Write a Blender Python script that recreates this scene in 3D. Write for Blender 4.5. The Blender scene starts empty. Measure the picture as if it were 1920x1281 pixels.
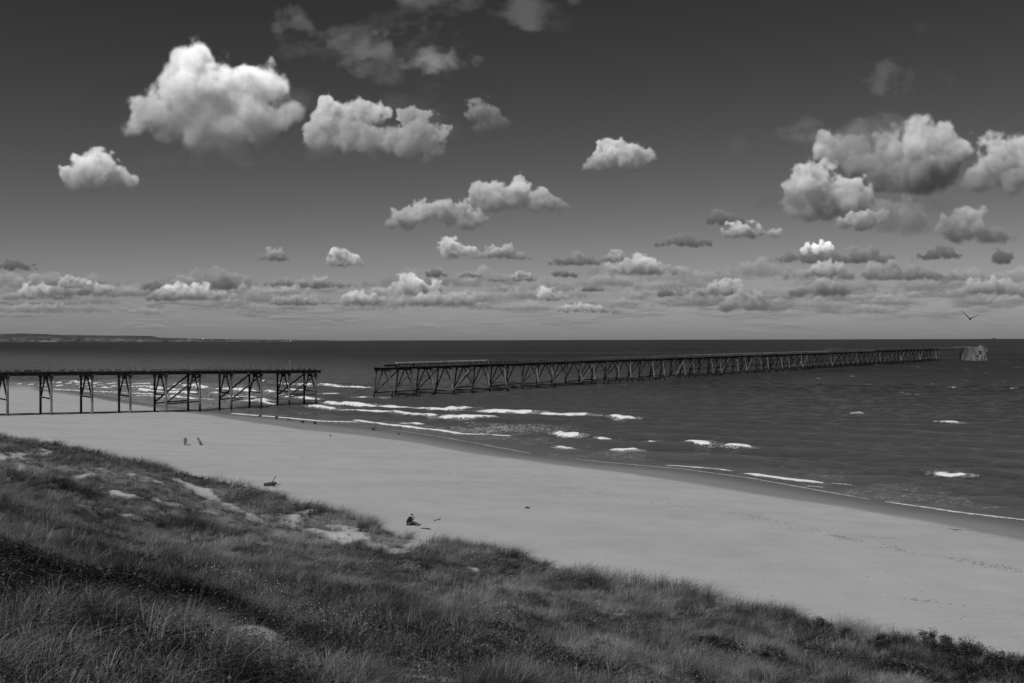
import bpy, math, random, time
import numpy as np
from mathutils import Vector, Matrix
random.seed(5)
scene = bpy.context.scene
COL = scene.collection
R_ = math.radians
# ---------------------------------------------------------------- camera, sky, sun, exposure
FPX = 1730.0                      # focal length in photo pixels (photo is 1920 wide)
CAMH = 16.0
cam_d = bpy.data.cameras.new('camera'); cam = bpy.data.objects.new('camera', cam_d); COL.objects.link(cam)
cam_d.sensor_width = 36.0; cam_d.lens = FPX / 1920 * 36.0; cam_d.clip_start = .1; cam_d.clip_end = 80000
cam.matrix_world = Matrix.Translation((0, 0, CAMH)) @ Matrix.Rotation(R_(90 - .106), 4, 'X') @ Matrix.Rotation(R_(-.149), 4, 'Z')
scene.camera = cam
scene.view_settings.view_transform = 'Standard'; scene.view_settings.look = 'None'
scene.view_settings.exposure = 0; scene.view_settings.gamma = 1
SUN_EL, SUN_AZ = R_(50), R_(-158)     # azimuth from +Y towards +X (behind the camera, to the left)
sdir = Vector((math.cos(SUN_EL) * math.sin(SUN_AZ), math.cos(SUN_EL) * math.cos(SUN_AZ), math.sin(SUN_EL)))
sl = bpy.data.lights.new('sun', 'SUN'); so = bpy.data.objects.new('sun', sl); COL.objects.link(so)
sl.energy = 3.5; sl.angle = R_(.53); sl.color = (1, 1, 1)
so.rotation_euler = sdir.to_track_quat('Z', 'Y').to_euler(); so.location = (0, -20, 60)
scene.cycles.max_bounces = 5; scene.cycles.diffuse_bounces = 2; scene.cycles.glossy_bounces = 2
scene.cycles.transparent_max_bounces = 6; scene.cycles.caustics_reflective = False; scene.cycles.caustics_refractive = False
SKY_DUST, SKY_POW, SKY_MUL, CLOUD_MUL = 1.0, 1.87, .146, 1.0
SAND_DRY, SAND_WET1, SAND_WET2 = .345, .20, .105
WATER_COL, WATER_ROUGH, WATER_SPEC, WAVE_BUMP = .027, .24, .36, .55
GRASS_LO, GRASS_HI = .012, .19
# ---------------------------------------------------------------- clouds
# The cloud layer of the sky: every cloud is a small 3-D density volume lit
# by the sun direction, integrated along the view and laid out by azimuth
# and elevation on the sky.
CX0, CX1, CY0, CY1 = -900, 2820, -420, 650      # sky canvas, tangent units
def vnoise(shape, w, rs):
    out = None
    for ax, n in enumerate(shape): pass
    ns = [int(n / w[i]) + 3 for i, n in enumerate(shape)]
    g = rs.rand(*ns).astype(np.float32)
    for ax, n in enumerate(shape):
        t = np.arange(n) / w[ax]; i = t.astype(int); fr = (t - i).astype(np.float32)
        fr = fr * fr * (3 - 2 * fr)
        sh = [1] * len(shape); sh[ax] = n; fr = fr.reshape(sh)
        g = np.take(g, i, ax) * (1 - fr) + np.take(g, i + 1, ax) * fr
    return g
def fbm(shape, w, rs, octs=5, gain=.5, stretch=None):
    st = stretch or [1] * len(shape)
    o = np.zeros(shape, np.float32); a = 1; tot = 0
    for k in range(octs):
        ww = [max(1.01, w * s) for s in st]
        o += a * vnoise(shape, ww, rs); tot += a; a *= gain; w *= .5
        if w < 1.0: break
    return o / tot
t_start = time.time()
cv_a = np.zeros((CY1 - CY0, CX1 - CX0), np.float32)
cv_l = np.zeros((CY1 - CY0, CX1 - CX0), np.float32)
def comp(x0, y0, al, lu):
    h, w = al.shape; i0 = int(x0 - CX0); j0 = int(y0 - CY0)
    a0, b0 = max(0, i0), max(0, j0); a1, b1 = min(CX1 - CX0, i0 + w), min(CY1 - CY0, j0 + h)
    if a1 <= a0 or b1 <= b0: return
    A = al[b0 - j0:b1 - j0, a0 - i0:a1 - i0]; Lm = lu[b0 - j0:b1 - j0, a0 - i0:a1 - i0]
    o = cv_a[b0:b1, a0:a1]; l = cv_l[b0:b1, a0:a1]
    na = A + o * (1 - A)
    l[:] = np.where(na > 1e-4, (Lm * A + l * o * (1 - A)) / np.maximum(na, 1e-4), l); o[:] = na
def resize(a, h, w):
    y = np.linspace(0, a.shape[0] - 1, h); x = np.linspace(0, a.shape[1] - 1, w)
    j = np.minimum(y.astype(int), a.shape[0] - 2); i = np.minimum(x.astype(int), a.shape[1] - 2)
    fy = (y - j)[:, None].astype(np.float32); fx = (x - i)[None].astype(np.float32)
    return (a[j][:, i] * (1 - fx) + a[j][:, i + 1] * fx) * (1 - fy) + (a[j + 1][:, i] * (1 - fx) + a[j + 1][:, i + 1] * fx) * fy
def cumulus(puffs, base, seed, lit=.62, dark=.07, amp=1.0, soft=1.0, opac=1.0, c=None, thr=0.0, mx=1.0):
    """puffs: (x, y, r[, rz]); base: level of the flat underside"""
    rs = np.random.RandomState(seed)
    P = np.array([p[:3] for p in puffs], float)
    x0 = (P[:, 0] - 1.6 * P[:, 2]).min(); x1 = (P[:, 0] + 1.6 * P[:, 2]).max()
    y0 = (P[:, 1] - 1.6 * P[:, 2]).min(); y1 = min((P[:, 1] + 1.6 * P[:, 2]).max(), base + 34)
    R = P[:, 2].max(); W = x1 - x0
    if c is None: c = 1.0 if W < 170 else (1.3 if W < 400 else 1.8)
    nx, ny = int(W / c) + 2, int((y1 - y0) / c) + 2; zr = R * 1.2; nz = int(2 * zr / c) + 2
    X = (x0 + np.arange(nx) * c)[None, :, None].astype(np.float32); Y = (y0 + np.arange(ny) * c)[:, None, None].astype(np.float32)
    Z = (-zr + np.arange(nz) * c)[None, None, :].astype(np.float32)
    sh = (ny, nx, nz)
    wx = (fbm((ny, nx, 1), R * .5 / c, rs, 3) - .5) * R * .5; wy = (fbm((ny, nx, 1), R * .5 / c, rs, 3) - .5) * R * .55
    d = np.full(sh, -9, np.float32)
    for (px, py, r) in P:
        dz = rs.uniform(-.35, .35) * (R - r)
        dd = 1 - np.sqrt(((X + wx - px) ** 2 + ((Y + wy - py) * np.where(Y > py, 1.15, 1)) ** 2 + (Z - dz) ** 2)) / r
        d = np.maximum(d, dd * (r / R) ** .5)
    n = fbm(sh, R * .70 / c, rs, 6, .54); n = (n - .5) * 3.0
    d = d + .62 * amp * n - thr - .02
    fb = np.clip((base + 10 * n[:, :, :1] * min(1, R / 60) - Y) / (22 * soft * min(1, R / 40) + 3), 0, 1)
    yt = (P[:, 1] - 1.2 * P[:, 2]).min(); lowe = np.clip((Y - (yt + .45 * (base - yt))) / max(.5 * (base - yt), 1), 0, 1)      # lower half frays out
    rho = np.clip((d + .10 * lowe) * (3.4 - 1.9 * lowe) / soft, 0, 1) ** (1.2 + .7 * lowe) * fb
    sg = 3.2 * c / R * opac                       # extinction per cell
    L = np.array([-.50, -.78, .30]); L /= np.linalg.norm(L)
    od = np.zeros(sh, np.float32); st = max(1.6, R / c / 9)
    for k in range(1, 12):
        v = [int(round(L[1] * k * st)), int(round(L[0] * k * st)), int(round(L[2] * k * st))]
        src = [slice(max(0, q), n_ + min(0, q)) for q, n_ in zip(v, sh)]; dst = [slice(max(0, -q), n_ + min(0, -q)) for q, n_ in zip(v, sh)]
        if min(s.stop - s.start for s in src) <= 0: break
        od[tuple(dst)] += rho[tuple(src)]
    od *= sg * st
    yt = (P[:, 1] - 1.2 * P[:, 2]).min()
    hgt = np.clip((base - Y) / max(base - yt, 1), 0, 1)
    li = .52 * np.exp(-1.5 * od) + .48 * np.exp(-.30 * od)
    big = .80 + .40 * np.clip((fbm((ny, nx, 1), R * 1.1 / c, rs, 4, .5) - .5) * 2.6 + .5, 0, 1)
    col = dark * (.6 + .9 * hgt) + 1.25 * lit * li * big * (.16 + .84 * np.clip(hgt * 1.45, 0, 1) ** 1.1)
    e = rho * sg * 1.9
    T = np.exp(-np.cumsum(e[:, :, ::-1], 2)); Tp = np.concatenate([np.ones((ny, nx, 1), np.float32), T[:, :, :-1]], 2)
    w_ = Tp - T; al = w_.sum(2); lu = (w_ * col[:, :, ::-1]).sum(2) / np.maximum(al, 1e-4)
    ex = np.clip(np.minimum(np.arange(nx), nx - 1 - np.arange(nx)) / (nx * .07), 0, 1)[None]; ey = np.clip(np.minimum(np.arange(ny), ny - 1 - np.arange(ny)) / (ny * .07), 0, 1)[:, None]; fr_ = fbm((ny, nx), R * .5 / c, rs, 5, .62); al = al * ex * ey; al = al * np.clip(.35 + (al - .35) * 1.2 + (fr_ - .40) * 2.2, 0, 1) ** .8
    H, Wd = int(ny * c), int(nx * c)
    comp(x0, y0, np.clip(resize(al, H, Wd), 0, 1) * mx, resize(lu, H, Wd))
def auto(x0, x1, yt, yb, seed, n=None, **k):
    rs = np.random.RandomState(seed + 500); W = x1 - x0; Hh = yb - yt
    n = n or max(3, int(W / Hh * 2.6)); pf = []
    pk = rs.uniform(.25, .7)
    for i in range(n):
        u = (i + .5 + rs.uniform(-.3, .3)) / n
        env = max(.25, 1 - abs(u - pk) / max(pk, 1 - pk)) ** .7 * rs.uniform(.75, 1.05)
        r = Hh * .52 * env + 2.5
        pf.append((x0 + r * .6 + u * (W - 1.2 * r), yb - r * .9, r))
        if rs.rand() < .6: pf.append((x0 + r + u * (W - 2 * r) + rs.uniform(-1, 1) * r, yb - r * .5, r * .7))
    cumulus(pf, yb, seed, **k)
def wisp(x0, y0, x1, y1, seed, op, lum, w=26, stretch=(1, 1.6), th=.42, rag=1.0):
    rs = np.random.RandomState(seed); h, W = int(y1 - y0), int(x1 - x0)
    yy = np.linspace(-1, 1, h)[:, None]; xx = np.linspace(-1, 1, W)[None]
    n = fbm((h, W), w, rs, 6, .6, list(stretch)); n2 = fbm((h, W), w * 2.2, rs, 4, .55)
    wx = fbm((h, W), w * 2.5, rs, 4, .5) - .5; wy = fbm((h, W), w * 2.5, rs, 4, .5) - .5
    m = np.exp(-2.2 * ((xx + 1.3 * wx) ** 2 + (yy + 1.3 * wy) ** 2)) * np.clip(np.minimum(1 - abs(xx), 1 - abs(yy)) * 5, 0, 1)
    rid = 1 - np.abs(n - .5) * 5
    a = np.clip((n2 * .8 + n * .9 + .05 * rid * rag + .75 * m - th - .85) * 2.3, 0, 1) * np.clip(m * 2.2, 0, 1)
    comp(x0, y0, (a * op).astype(np.float32), (np.full_like(a, lum) * (.75 + .5 * n)).astype(np.float32))
# low layers near the horizon (far first)
rs0 = np.random.RandomState(7)
def veil(y0, y1, x0, x1, seed, op, lum, w=14, st=(1, 7), cov=.5):
    rs = np.random.RandomState(seed); h, W = int(y1 - y0), int(x1 - x0)
    n = fbm((h, W), w, rs, 6, .55, list(st)); yy = np.linspace(0, 1, h)[:, None]
    a = np.clip((n - cov) * 7, 0, 1) * np.clip(np.minimum(yy, 1 - yy) * 4, 0, 1)
    l = lum * (.8 + .5 * np.clip((n - np.roll(n, 3, 0)) * 8 + .3, -.5, 1))
    comp(x0, y0, (a * op).astype(np.float32), l.astype(np.float32))
gy = np.arange(CY0, CY1)[:, None] + 0 * cv_a
hz = np.clip((gy - 440) / 190, 0, 1) ** 1.5 * .5
cv_a[:] = hz; cv_l[:] = .27
veil(545, 634, CX0, CX1, 11, .45, .24, 11, (1, 9), .46)
veil(530, 608, CX0, CX1, 12, .6, .23, 12, (1, 6), .50)
veil(535, 600, 1200, CX1, 14, .55, .15, 16, (1, 5), .47)
for i in range(190):
    y = 598 - (rs0.rand() ** .8) * 60; x = rs0.uniform(-860, 2780)
    if 1000 < x < 2000 and rs0.rand() < .35: y -= 14
    w = rs0.uniform(34, 170) * (.55 + (600 - y) / 80); h = w * rs0.uniform(.13, .22) + 3
    auto(x, x + w, y - h, y, 100 + i, lit=rs0.uniform(.12, .26), dark=.13, mx=.55, amp=.9, soft=1.4)
CLD = [  # x0, x1, ytop, ybase, lit, dark
 (-10,75,488,512,.02,.11),(0,150,535,566,.34,.11),(60,255,528,560,.32,.11),(110,180,520,545,.24,.15),(262,332,524,549,.10,.10),(300,470,526,568,.46,.10),(380,480,515,550,.10,.10),
 (262,345,545,568,.22,.11),(492,552,525,542,.16,.10),(555,680,520,545,.20,.10),(505,640,557,577,.2,.11),(475,550,465,495,.20,.10),(596,692,468,507,.42,.10),
 (680,830,515,560,.50,.11),(640,760,545,578,.34,.11),(700,900,548,578,.26,.12),(796,840,500,524,.10,.09),(860,905,512,524,.12,.10),(912,1010,514,532,.26,.10),(1000,1070,538,570,.42,.10),
 (1035,1085,508,523,.10,.08),(1090,1135,540,550,.10,.08),(1040,1170,572,592,.30,.12),(820,905,445,492,.46,.11),(880,1005,458,491,.26,.10),(1022,1130,478,502,.12,.10),(1120,1175,464,500,.22,.10),
 (1135,1295,478,522,.38,.10),(1225,1345,440,468,.08,.10),(1325,1400,392,428,.05,.10),(1340,1470,408,452,.36,.09),(1440,1560,462,498,.10,.12),(1500,1680,466,500,.10,.11),(1230,1262,542,560,.10,.09),
 (1300,1420,520,560,.26,.10),(1350,1480,545,590,.20,.12),(1465,1600,492,528,.26,.11),(1470,1600,515,562,.20,.09),(1560,1740,492,530,.16,.11),(1700,1810,466,492,.05,.10),(1640,1800,500,530,.12,.12),
 (1780,1960,520,560,.22,.13),(1850,1900,468,500,.04,.10),(2050,2300,470,530,.4,.1),(2200,2330,300,360,.4,.1),(2420,2700,380,460,.5,.1),(-400,-150,470,520,.4,.1),(-640,-300,330,420,.5,.1),(-250,-80,250,300,.4,.1),(-800,-560,520,560,.3,.1)]
for i, (a, b, t, u, li, dk) in enumerate(CLD):
    auto(a, b, t, u, 300 + i, lit=li, dark=dk, amp=1.05, soft=1.1)
# the singled-out clouds
cumulus([(1528,468,14),(1550,466,13),(1508,473,10),(1515,462,9),(1540,458,8)], 486, 41, lit=.80, dark=.2, amp=.6, c=1.0)
cumulus([(1600,300,58),(1660,285,50),(1730,290,62),(1765,262,32),(1780,300,40),(1700,330,62),(1740,352,40),(1640,330,52)], 372, 42, lit=.42, dark=.035)
cumulus([(1530,350,46),(1560,380,50),(1505,378,36),(1540,330,26),(1600,385,46),(1520,398,36)], 424, 43, lit=.44, dark=.06)
cumulus([(1628,412,24),(1612,418,24),(1650,410,18),(1585,424,18)], 436, 44, lit=.36, dark=.09)
auto(1610,1830,378,452,45, n=7, lit=.14, dark=.09, amp=1.5, soft=2.2, mx=.6)
auto(1760,1915,388,462,46, lit=.22, dark=.09, amp=1.1, soft=1.2)
cumulus([(1880,300,52),(1850,318,46),(1930,300,56),(1975,310,56),(1840,335,36),(1900,340,44),(2040,330,44)], 374, 47, lit=.38, dark=.08)
cumulus([(1150,292,28),(1125,305,25),(1180,300,30),(1205,298,20),(1110,316,18),(1155,276,18)], 328, 48, lit=.40, dark=.10, amp=1.15)
cumulus([(930,375,33),(968,364,33),(905,380,27),(1000,383,27),(1040,388,26),(1066,392,16)], 406, 49, lit=.34, dark=.10, amp=1.1)
cumulus([(760,414,25),(800,398,27),(835,402,26),(870,402,22),(880,418,26),(735,424,15),(862,388,13)], 438, 50, lit=.32, dark=.10, amp=1.1)
cumulus([(625,225,42),(655,222,34),(600,250,34),(605,275,22),(640,262,30)], 300, 51, lit=.37, dark=.11, amp=1.0)
cumulus([(700,215,26),(690,262,38),(735,262,40),(665,265,30),(720,220,20)], 296, 52, lit=.40, dark=.11, amp=1.05)
cumulus([(780,250,36),(765,222,22),(805,262,34),(820,280,22),(770,275,28),(800,300,13)], 312, 53, lit=.29, dark=.11, amp=1.1)
cumulus([(900,212,24),(925,230,26),(880,215,16),(908,235,24),(944,238,15),(921,186,9)], 256, 54, lit=.13, dark=.09, amp=1.35, soft=1.8, mx=.85)
cumulus([(372,140,50),(345,185,62),(420,165,66),(470,175,60),(500,158,34),(400,225,72),(470,225,70),(300,225,50),(265,215,34),(520,230,42),(400,262,52),(365,120,36),(435,112,14),(262,240,30),(320,170,34)], 298, 55, lit=.70, dark=.06, amp=.82)
cumulus([(165,325,40),(190,318,38),(215,335,30),(150,342,30),(245,345,22),(130,330,20),(180,345,34),(120,322,11)], 362, 56, lit=.60, dark=.10, amp=.8)
# thin torn cloud high up
wisp(480,-30,640,110,61,.5,.17); wisp(600,20,750,160,62,.6,.18,26,(1,1.6),.38); wisp(715,60,885,165,63,1.0,.22,30,(1,1.5),.36); wisp(840,90,950,140,64,.5,.18)
wisp(700,-150,1160,75,65,1.0,.22,60,(1,3),.16); wisp(820,-60,1100,70,85,.6,.16,50,(1,2),.24); wisp(620,90,760,160,66,.35,.15); wisp(1580,70,1730,205,67,.6,.14,30,(1,1.2),.36); wisp(1690,10,1770,80,68,.3,.10)
wisp(1580,190,1740,300,69,.55,.15,26,(1,1.8),.36); wisp(1430,205,1560,290,70,.55,.15); wisp(1350,240,1420,310,71,.35,.11); wisp(1740,120,1830,190,72,.25,.09); wisp(540,260,700,310,73,.3,.12)
wisp(1480,215,1720,330,90,.7,.20,30,(1,1.3),.30); wisp(1640,340,1840,440,91,.6,.14,26,(1,1.6),.28); wisp(1390,330,1560,420,92,.5,.13,22,(1,1.8),.3); wisp(560,140,900,320,93,.35,.14,40,(1,1.4),.28); wisp(180,120,640,330,94,.3,.2,50,(1,1.3),.22); wisp(480,10,960,170,95,.35,.14,24,(1,2.4),.26)
wisp(-500,-200,-100,100,74,.6,.18,60); wisp(2100,-100,2500,160,75,.6,.18,60)
# azimuth/elevation map
SAZ, SEL0, SEL1, SRES = 50.0, -1.0, 33.0, .04
az = np.radians(np.arange(-SAZ, SAZ, SRES))[None]; el = np.radians(np.arange(SEL0, SEL1, SRES))[:, None]
mx_ = FPX * np.tan(az) + 960 + 0 * el; my_ = -FPX * np.tan(el) / np.cos(az) + (639.8 - .0026 * mx_)
ix = mx_ - CX0; iy = my_ - CY0
okm = (ix > 1) & (ix < CX1 - CX0 - 2) & (iy > 1) & (iy < CY1 - CY0 - 2)
ix = np.clip(ix, 0, CX1 - CX0 - 2); iy = np.clip(iy, 0, CY1 - CY0 - 2); i = ix.astype(int); j = iy.astype(int); fx = ix - i; fy = iy - j
def smp(a): return (a[j, i] * (1 - fx) + a[j, i + 1] * fx) * (1 - fy) + (a[j + 1, i] * (1 - fx) + a[j + 1, i + 1] * fx) * fy
sky_a = smp(cv_a) * okm; sky_l = smp(cv_l)
# ---------------------------------------------------------------- world
world = bpy.data.worlds.new('World'); scene.world = world; world.use_nodes = True
wt = world.node_tree; wt.nodes.clear()
def WN(t, **k):
    n = wt.nodes.new(t)
    for a, b in k.items(): setattr(n, a, b)
    return n
def wm(op, a, b=None, clamp=False):
    n = WN('ShaderNodeMath', operation=op, use_clamp=clamp)
    for i, v in enumerate((a, b)):
        if v is None: continue
        if isinstance(v, (int, float)): n.inputs[i].default_value = v
        else: wt.links.new(v, n.inputs[i])
    return n.outputs[0]
out = WN('ShaderNodeOutputWorld'); bg = WN('ShaderNodeBackground'); bg.inputs['Strength'].default_value = .10
sky = WN('ShaderNodeTexSky', sky_type='NISHITA', sun_disc=False, sun_elevation=SUN_EL, sun_rotation=SUN_AZ, altitude=20, air_density=1.0, dust_density=SKY_DUST, ozone_density=2.0)
sep = WN('ShaderNodeSeparateColor'); wt.links.new(sky.outputs[0], sep.inputs[0])   # black-and-white film behind a red filter
tc = WN('ShaderNodeTexCoord'); sx = WN('ShaderNodeSeparateXYZ'); wt.links.new(tc.outputs['Generated'], sx.inputs[0])
az_ = wm('ARCTAN2', sx.outputs[0], sx.outputs[1]); el_ = wm('ARCSINE', sx.outputs[2])
u_ = wm('ADD', wm('MULTIPLY', az_, 180 / math.pi / (2 * SAZ)), .5)
v_ = wm('MULTIPLY', wm('SUBTRACT', wm('MULTIPLY', el_, 180 / math.pi), SEL0), 1 / (SEL1 - SEL0))
cv = WN('ShaderNodeCombineXYZ'); wt.links.new(u_, cv.inputs[0]); wt.links.new(v_, cv.inputs[1])
hh, ww = sky_a.shape
buf = np.zeros((hh, ww, 4), np.float32); buf[..., 0] = sky_l; buf[..., 1] = sky_a; buf[..., 3] = 1
buf[0, :, 1] = 0; buf[-1, :, 1] = 0; buf[:, 0, 1] = 0; buf[:, -1, 1] = 0
im = bpy.data.images.new('clouds', ww, hh, float_buffer=True); im.colorspace_settings.name = 'Non-Color'
im.pixels.foreach_set(buf.ravel()); im.update(); im.pack()
it = WN('ShaderNodeTexImage', image=im, extension='CLIP', interpolation='Cubic'); wt.links.new(cv.outputs[0], it.inputs[0])
s2 = WN('ShaderNodeSeparateColor'); wt.links.new(it.outputs[0], s2.inputs[0])
base_s = wm('MULTIPLY', wm('POWER', sep.outputs[0], SKY_POW), SKY_MUL)
al = wm('MULTIPLY', s2.outputs[1], 1.0, True)
res = wm('ADD', wm('MULTIPLY', base_s, wm('SUBTRACT', 1.0, al)), wm('MULTIPLY', wm('MULTIPLY', s2.outputs[0], CLOUD_MUL * 10), al))
wt.links.new(res, bg.inputs[0]); wt.links.new(bg.outputs[0], out.inputs[0])
try: world.cycles.sampling_method = 'MANUAL'; world.cycles.sample_map_resolution = 512
except Exception: pass
# ---------------------------------------------------------------- helpers
def hy(x): return 639.8 - .0026 * x
def _h(ix, iy, s):
    n = (ix.astype(np.int64) * 374761393 + iy.astype(np.int64) * 668265263 + s * 974634777) & 0xffffffff
    n = ((n ^ (n >> 13)) * 1274126177) & 0xffffffff
    return ((n ^ (n >> 16)) & 0xffff) / 65535.0
def pn(x, y, s=0):
    x = np.asarray(x, float); y = np.asarray(y, float)
    ix = np.floor(x); iy = np.floor(y); fx = x - ix; fy = y - iy
    fx = fx * fx * (3 - 2 * fx); fy = fy * fy * (3 - 2 * fy)
    return (_h(ix, iy, s) * (1 - fx) + _h(ix + 1, iy, s) * fx) * (1 - fy) + (_h(ix, iy + 1, s) * (1 - fx) + _h(ix + 1, iy + 1, s) * fx) * fy
def fn(x, y, s=0, o=4, g=.5):
    r = 0; a = 1; t = 0
    for k in range(o): r = r + a * pn(x * 2 ** k + k * 17.3, y * 2 ** k - k * 9.1, s + k); t += a; a *= g
    return r / t
def sm(a, b, x):
    t = np.clip((x - a) / (b - a), 0, 1); return t * t * (3 - 2 * t)
def pdist(X, Y, pl):
    """signed distance to a polyline (positive on its left), arclength parameter"""
    X = np.asarray(X, float); Y = np.asarray(Y, float)
    best = np.full(X.shape, 1e18); sg = np.ones(X.shape); par = np.zeros(X.shape); acc = 0
    for (ax, ay), (bx, by) in zip(pl[:-1], pl[1:]):
        dx, dy = bx - ax, by - ay; L2 = dx * dx + dy * dy; L = L2 ** .5
        t = np.clip(((X - ax) * dx + (Y - ay) * dy) / L2, 0, 1)
        qx = X - ax - t * dx; qy = Y - ay - t * dy; d2 = qx * qx + qy * qy
        m = d2 < best; best = np.where(m, d2, best); sg = np.where(m, np.sign(dx * qy - dy * qx), sg); par = np.where(m, acc + t * L, par); acc += L
    return np.sqrt(best) * sg, par
def un(px, py, z=0.):
    Y = (CAMH - z) * FPX / (py - hy(px)); return ((px - 960) / FPX * Y, Y)
_lib = {}
def tag(o, label=None, cat=None, group=None, kind=None):
    if label: o['label'] = label
    if cat: o['category'] = cat
    if group: o['group'] = group
    if kind: o['kind'] = kind
    return o
def empty(name, loc, rz=0):
    o = bpy.data.objects.new(name, None); COL.objects.link(o); o.location = loc; o.rotation_euler = (0, 0, rz); o.empty_display_size = .3
    return o
def mesh_np(name, V, F, mat, parent=None, attrs=None, smooth=False, T=None):
    """V (n,3); F (m,4) quads; T (k,3) triangles"""
    me = bpy.data.meshes.new(name); V = np.ascontiguousarray(V, np.float32)
    me.vertices.add(len(V)); me.vertices.foreach_set('co', V.ravel())
    parts = []; tot = []
    if F is not None and len(F): parts.append(np.asarray(F, np.int32).ravel()); tot.append(np.full(len(F), 4, np.int32))
    if T is not None and len(T): parts.append(np.asarray(T, np.int32).ravel()); tot.append(np.full(len(T), 3, np.int32))
    lv = np.concatenate(parts); lt = np.concatenate(tot); ls = np.concatenate([[0], np.cumsum(lt)[:-1]]).astype(np.int32)
    me.loops.add(len(lv)); me.loops.foreach_set('vertex_index', lv)
    me.polygons.add(len(lt)); me.polygons.foreach_set('loop_start', ls); me.polygons.foreach_set('loop_total', lt)
    if smooth: me.polygons.foreach_set('use_smooth', np.ones(len(lt), bool))
    for k, a in (attrs or {}).items():
        at = me.attributes.new(k, 'FLOAT', 'POINT'); at.data.foreach_set('value', np.asarray(a, np.float32).ravel())
    me.update(calc_edges=True)
    if mat: me.materials.append(mat)
    o = bpy.data.objects.new(name, me); COL.objects.link(o)
    if parent: o.parent = parent
    return o
class MB:
    def __init__(s): s.v = []; s.f = []
    def beam(s, p, q, w, h=None, up=(0, 0, 1), jit=0, taper=1):
        """rectangular bar from p to q with slightly chamfered corners (octagonal section)"""
        h = h or w; p = Vector(p); q = Vector(q); d = (q - p).normalized(); u = Vector(up)
        if abs(d.dot(u)) > .95: u = Vector((1, 0, 0))
        a = d.cross(u).normalized(); b = a.cross(d).normalized(); c = .22
        pr = [(-1, -1 + c), (-1 + c, -1), (1 - c, -1), (1, -1 + c), (1, 1 - c), (1 - c, 1), (-1 + c, 1), (-1, 1 - c)]
        n = len(s.v)
        for e, k in ((p, 1), (q, taper)):
            for x, y in pr: s.v.append(e + a * (x * w / 2 * k) + b * (y * h / 2 * k))
        for i in range(8): s.f.append((n + i, n + (i + 1) % 8, n + 8 + (i + 1) % 8, n + 8 + i))
        s.f.append(tuple(n + i for i in range(7, -1, -1))); s.f.append(tuple(n + 8 + i for i in range(8)))
        return s
    def tube(s, pts, rad, k=10, cap=True):
        n0 = len(s.v); m = len(pts); P = [Vector(p) for p in pts]
        for i, p in enumerate(P):
            d = (P[min(i + 1, m - 1)] - P[max(i - 1, 0)]).normalized(); u = Vector((0, 0, 1)) if abs(d.z) < .9 else Vector((1, 0, 0))
            a = d.cross(u).normalized(); b = a.cross(d).normalized(); r = rad[i] if hasattr(rad, '__len__') else rad
            for j in range(k):
                t = 2 * math.pi * j / k; s.v.append(p + a * math.cos(t) * r + b * math.sin(t) * r)
        for i in range(m - 1):
            for j in range(k): s.f.append((n0 + i * k + j, n0 + i * k + (j + 1) % k, n0 + (i + 1) * k + (j + 1) % k, n0 + (i + 1) * k + j))
        if cap: s.f.append(tuple(n0 + j for j in range(k - 1, -1, -1))); s.f.append(tuple(n0 + (m - 1) * k + j for j in range(k)))
        return s
    def box(s, c, d):
        x, y, z = c; a, b, e = d[0] / 2, d[1] / 2, d[2] / 2
        return s.beam((x - a, y, z), (x + a, y, z), d[1], d[2])
    def build(s, name, mat, parent=None, smooth=False, bev=0):
        me = bpy.data.meshes.new(name); me.from_pydata([tuple(v) for v in s.v], [], s.f); me.update()
        if smooth:
            for p in me.polygons: p.use_smooth = True
        me.materials.append(mat); o = bpy.data.objects.new(name, me); COL.objects.link(o)
        if parent: o.parent = parent
        return o
def mat(name, col=.2, rough=.8, spec=.3, col2=None, scale=4, detail=5, bump=0, bscale=30, stretch=(1, 1, 1), attr=None, coords='Object', c0=.35, c1=.65):
    m = bpy.data.materials.new(name); m.use_nodes = True; nt = m.node_tree; b = nt.nodes['Principled BSDF']
    b.inputs['Roughness'].default_value = rough; b.inputs['Specular IOR Level'].default_value = spec
    b.inputs['Base Color'].default_value = (col, col, col, 1)
    t = nt.nodes.new('ShaderNodeTexCoord'); mp = nt.nodes.new('ShaderNodeMapping'); nt.links.new(t.outputs[coords], mp.inputs[0]); mp.inputs['Scale'].default_value = stretch
    if col2 is not None:
        n = nt.nodes.new('ShaderNodeTexNoise'); n.inputs['Scale'].default_value = scale; n.inputs['Detail'].default_value = detail; nt.links.new(mp.outputs[0], n.inputs['Vector'])
        r = nt.nodes.new('ShaderNodeValToRGB'); r.color_ramp.elements[0].position = c0; r.color_ramp.elements[1].position = c1
        r.color_ramp.elements[0].color = (col, col, col, 1); r.color_ramp.elements[1].color = (col2, col2, col2, 1)
        nt.links.new(n.outputs[0], r.inputs[0]); nt.links.new(r.outputs[0], b.inputs['Base Color'])
    if bump:
        n = nt.nodes.new('ShaderNodeTexNoise'); n.inputs['Scale'].default_value = bscale; n.inputs['Detail'].default_value = 6; nt.links.new(mp.outputs[0], n.inputs['Vector'])
        bp = nt.nodes.new('ShaderNodeBump'); bp.inputs['Strength'].default_value = bump; bp.inputs['Distance'].default_value = .05
        nt.links.new(n.outputs[0], bp.inputs['Height']); nt.links.new(bp.outputs[0], b.inputs['Normal'])
    return m
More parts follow.
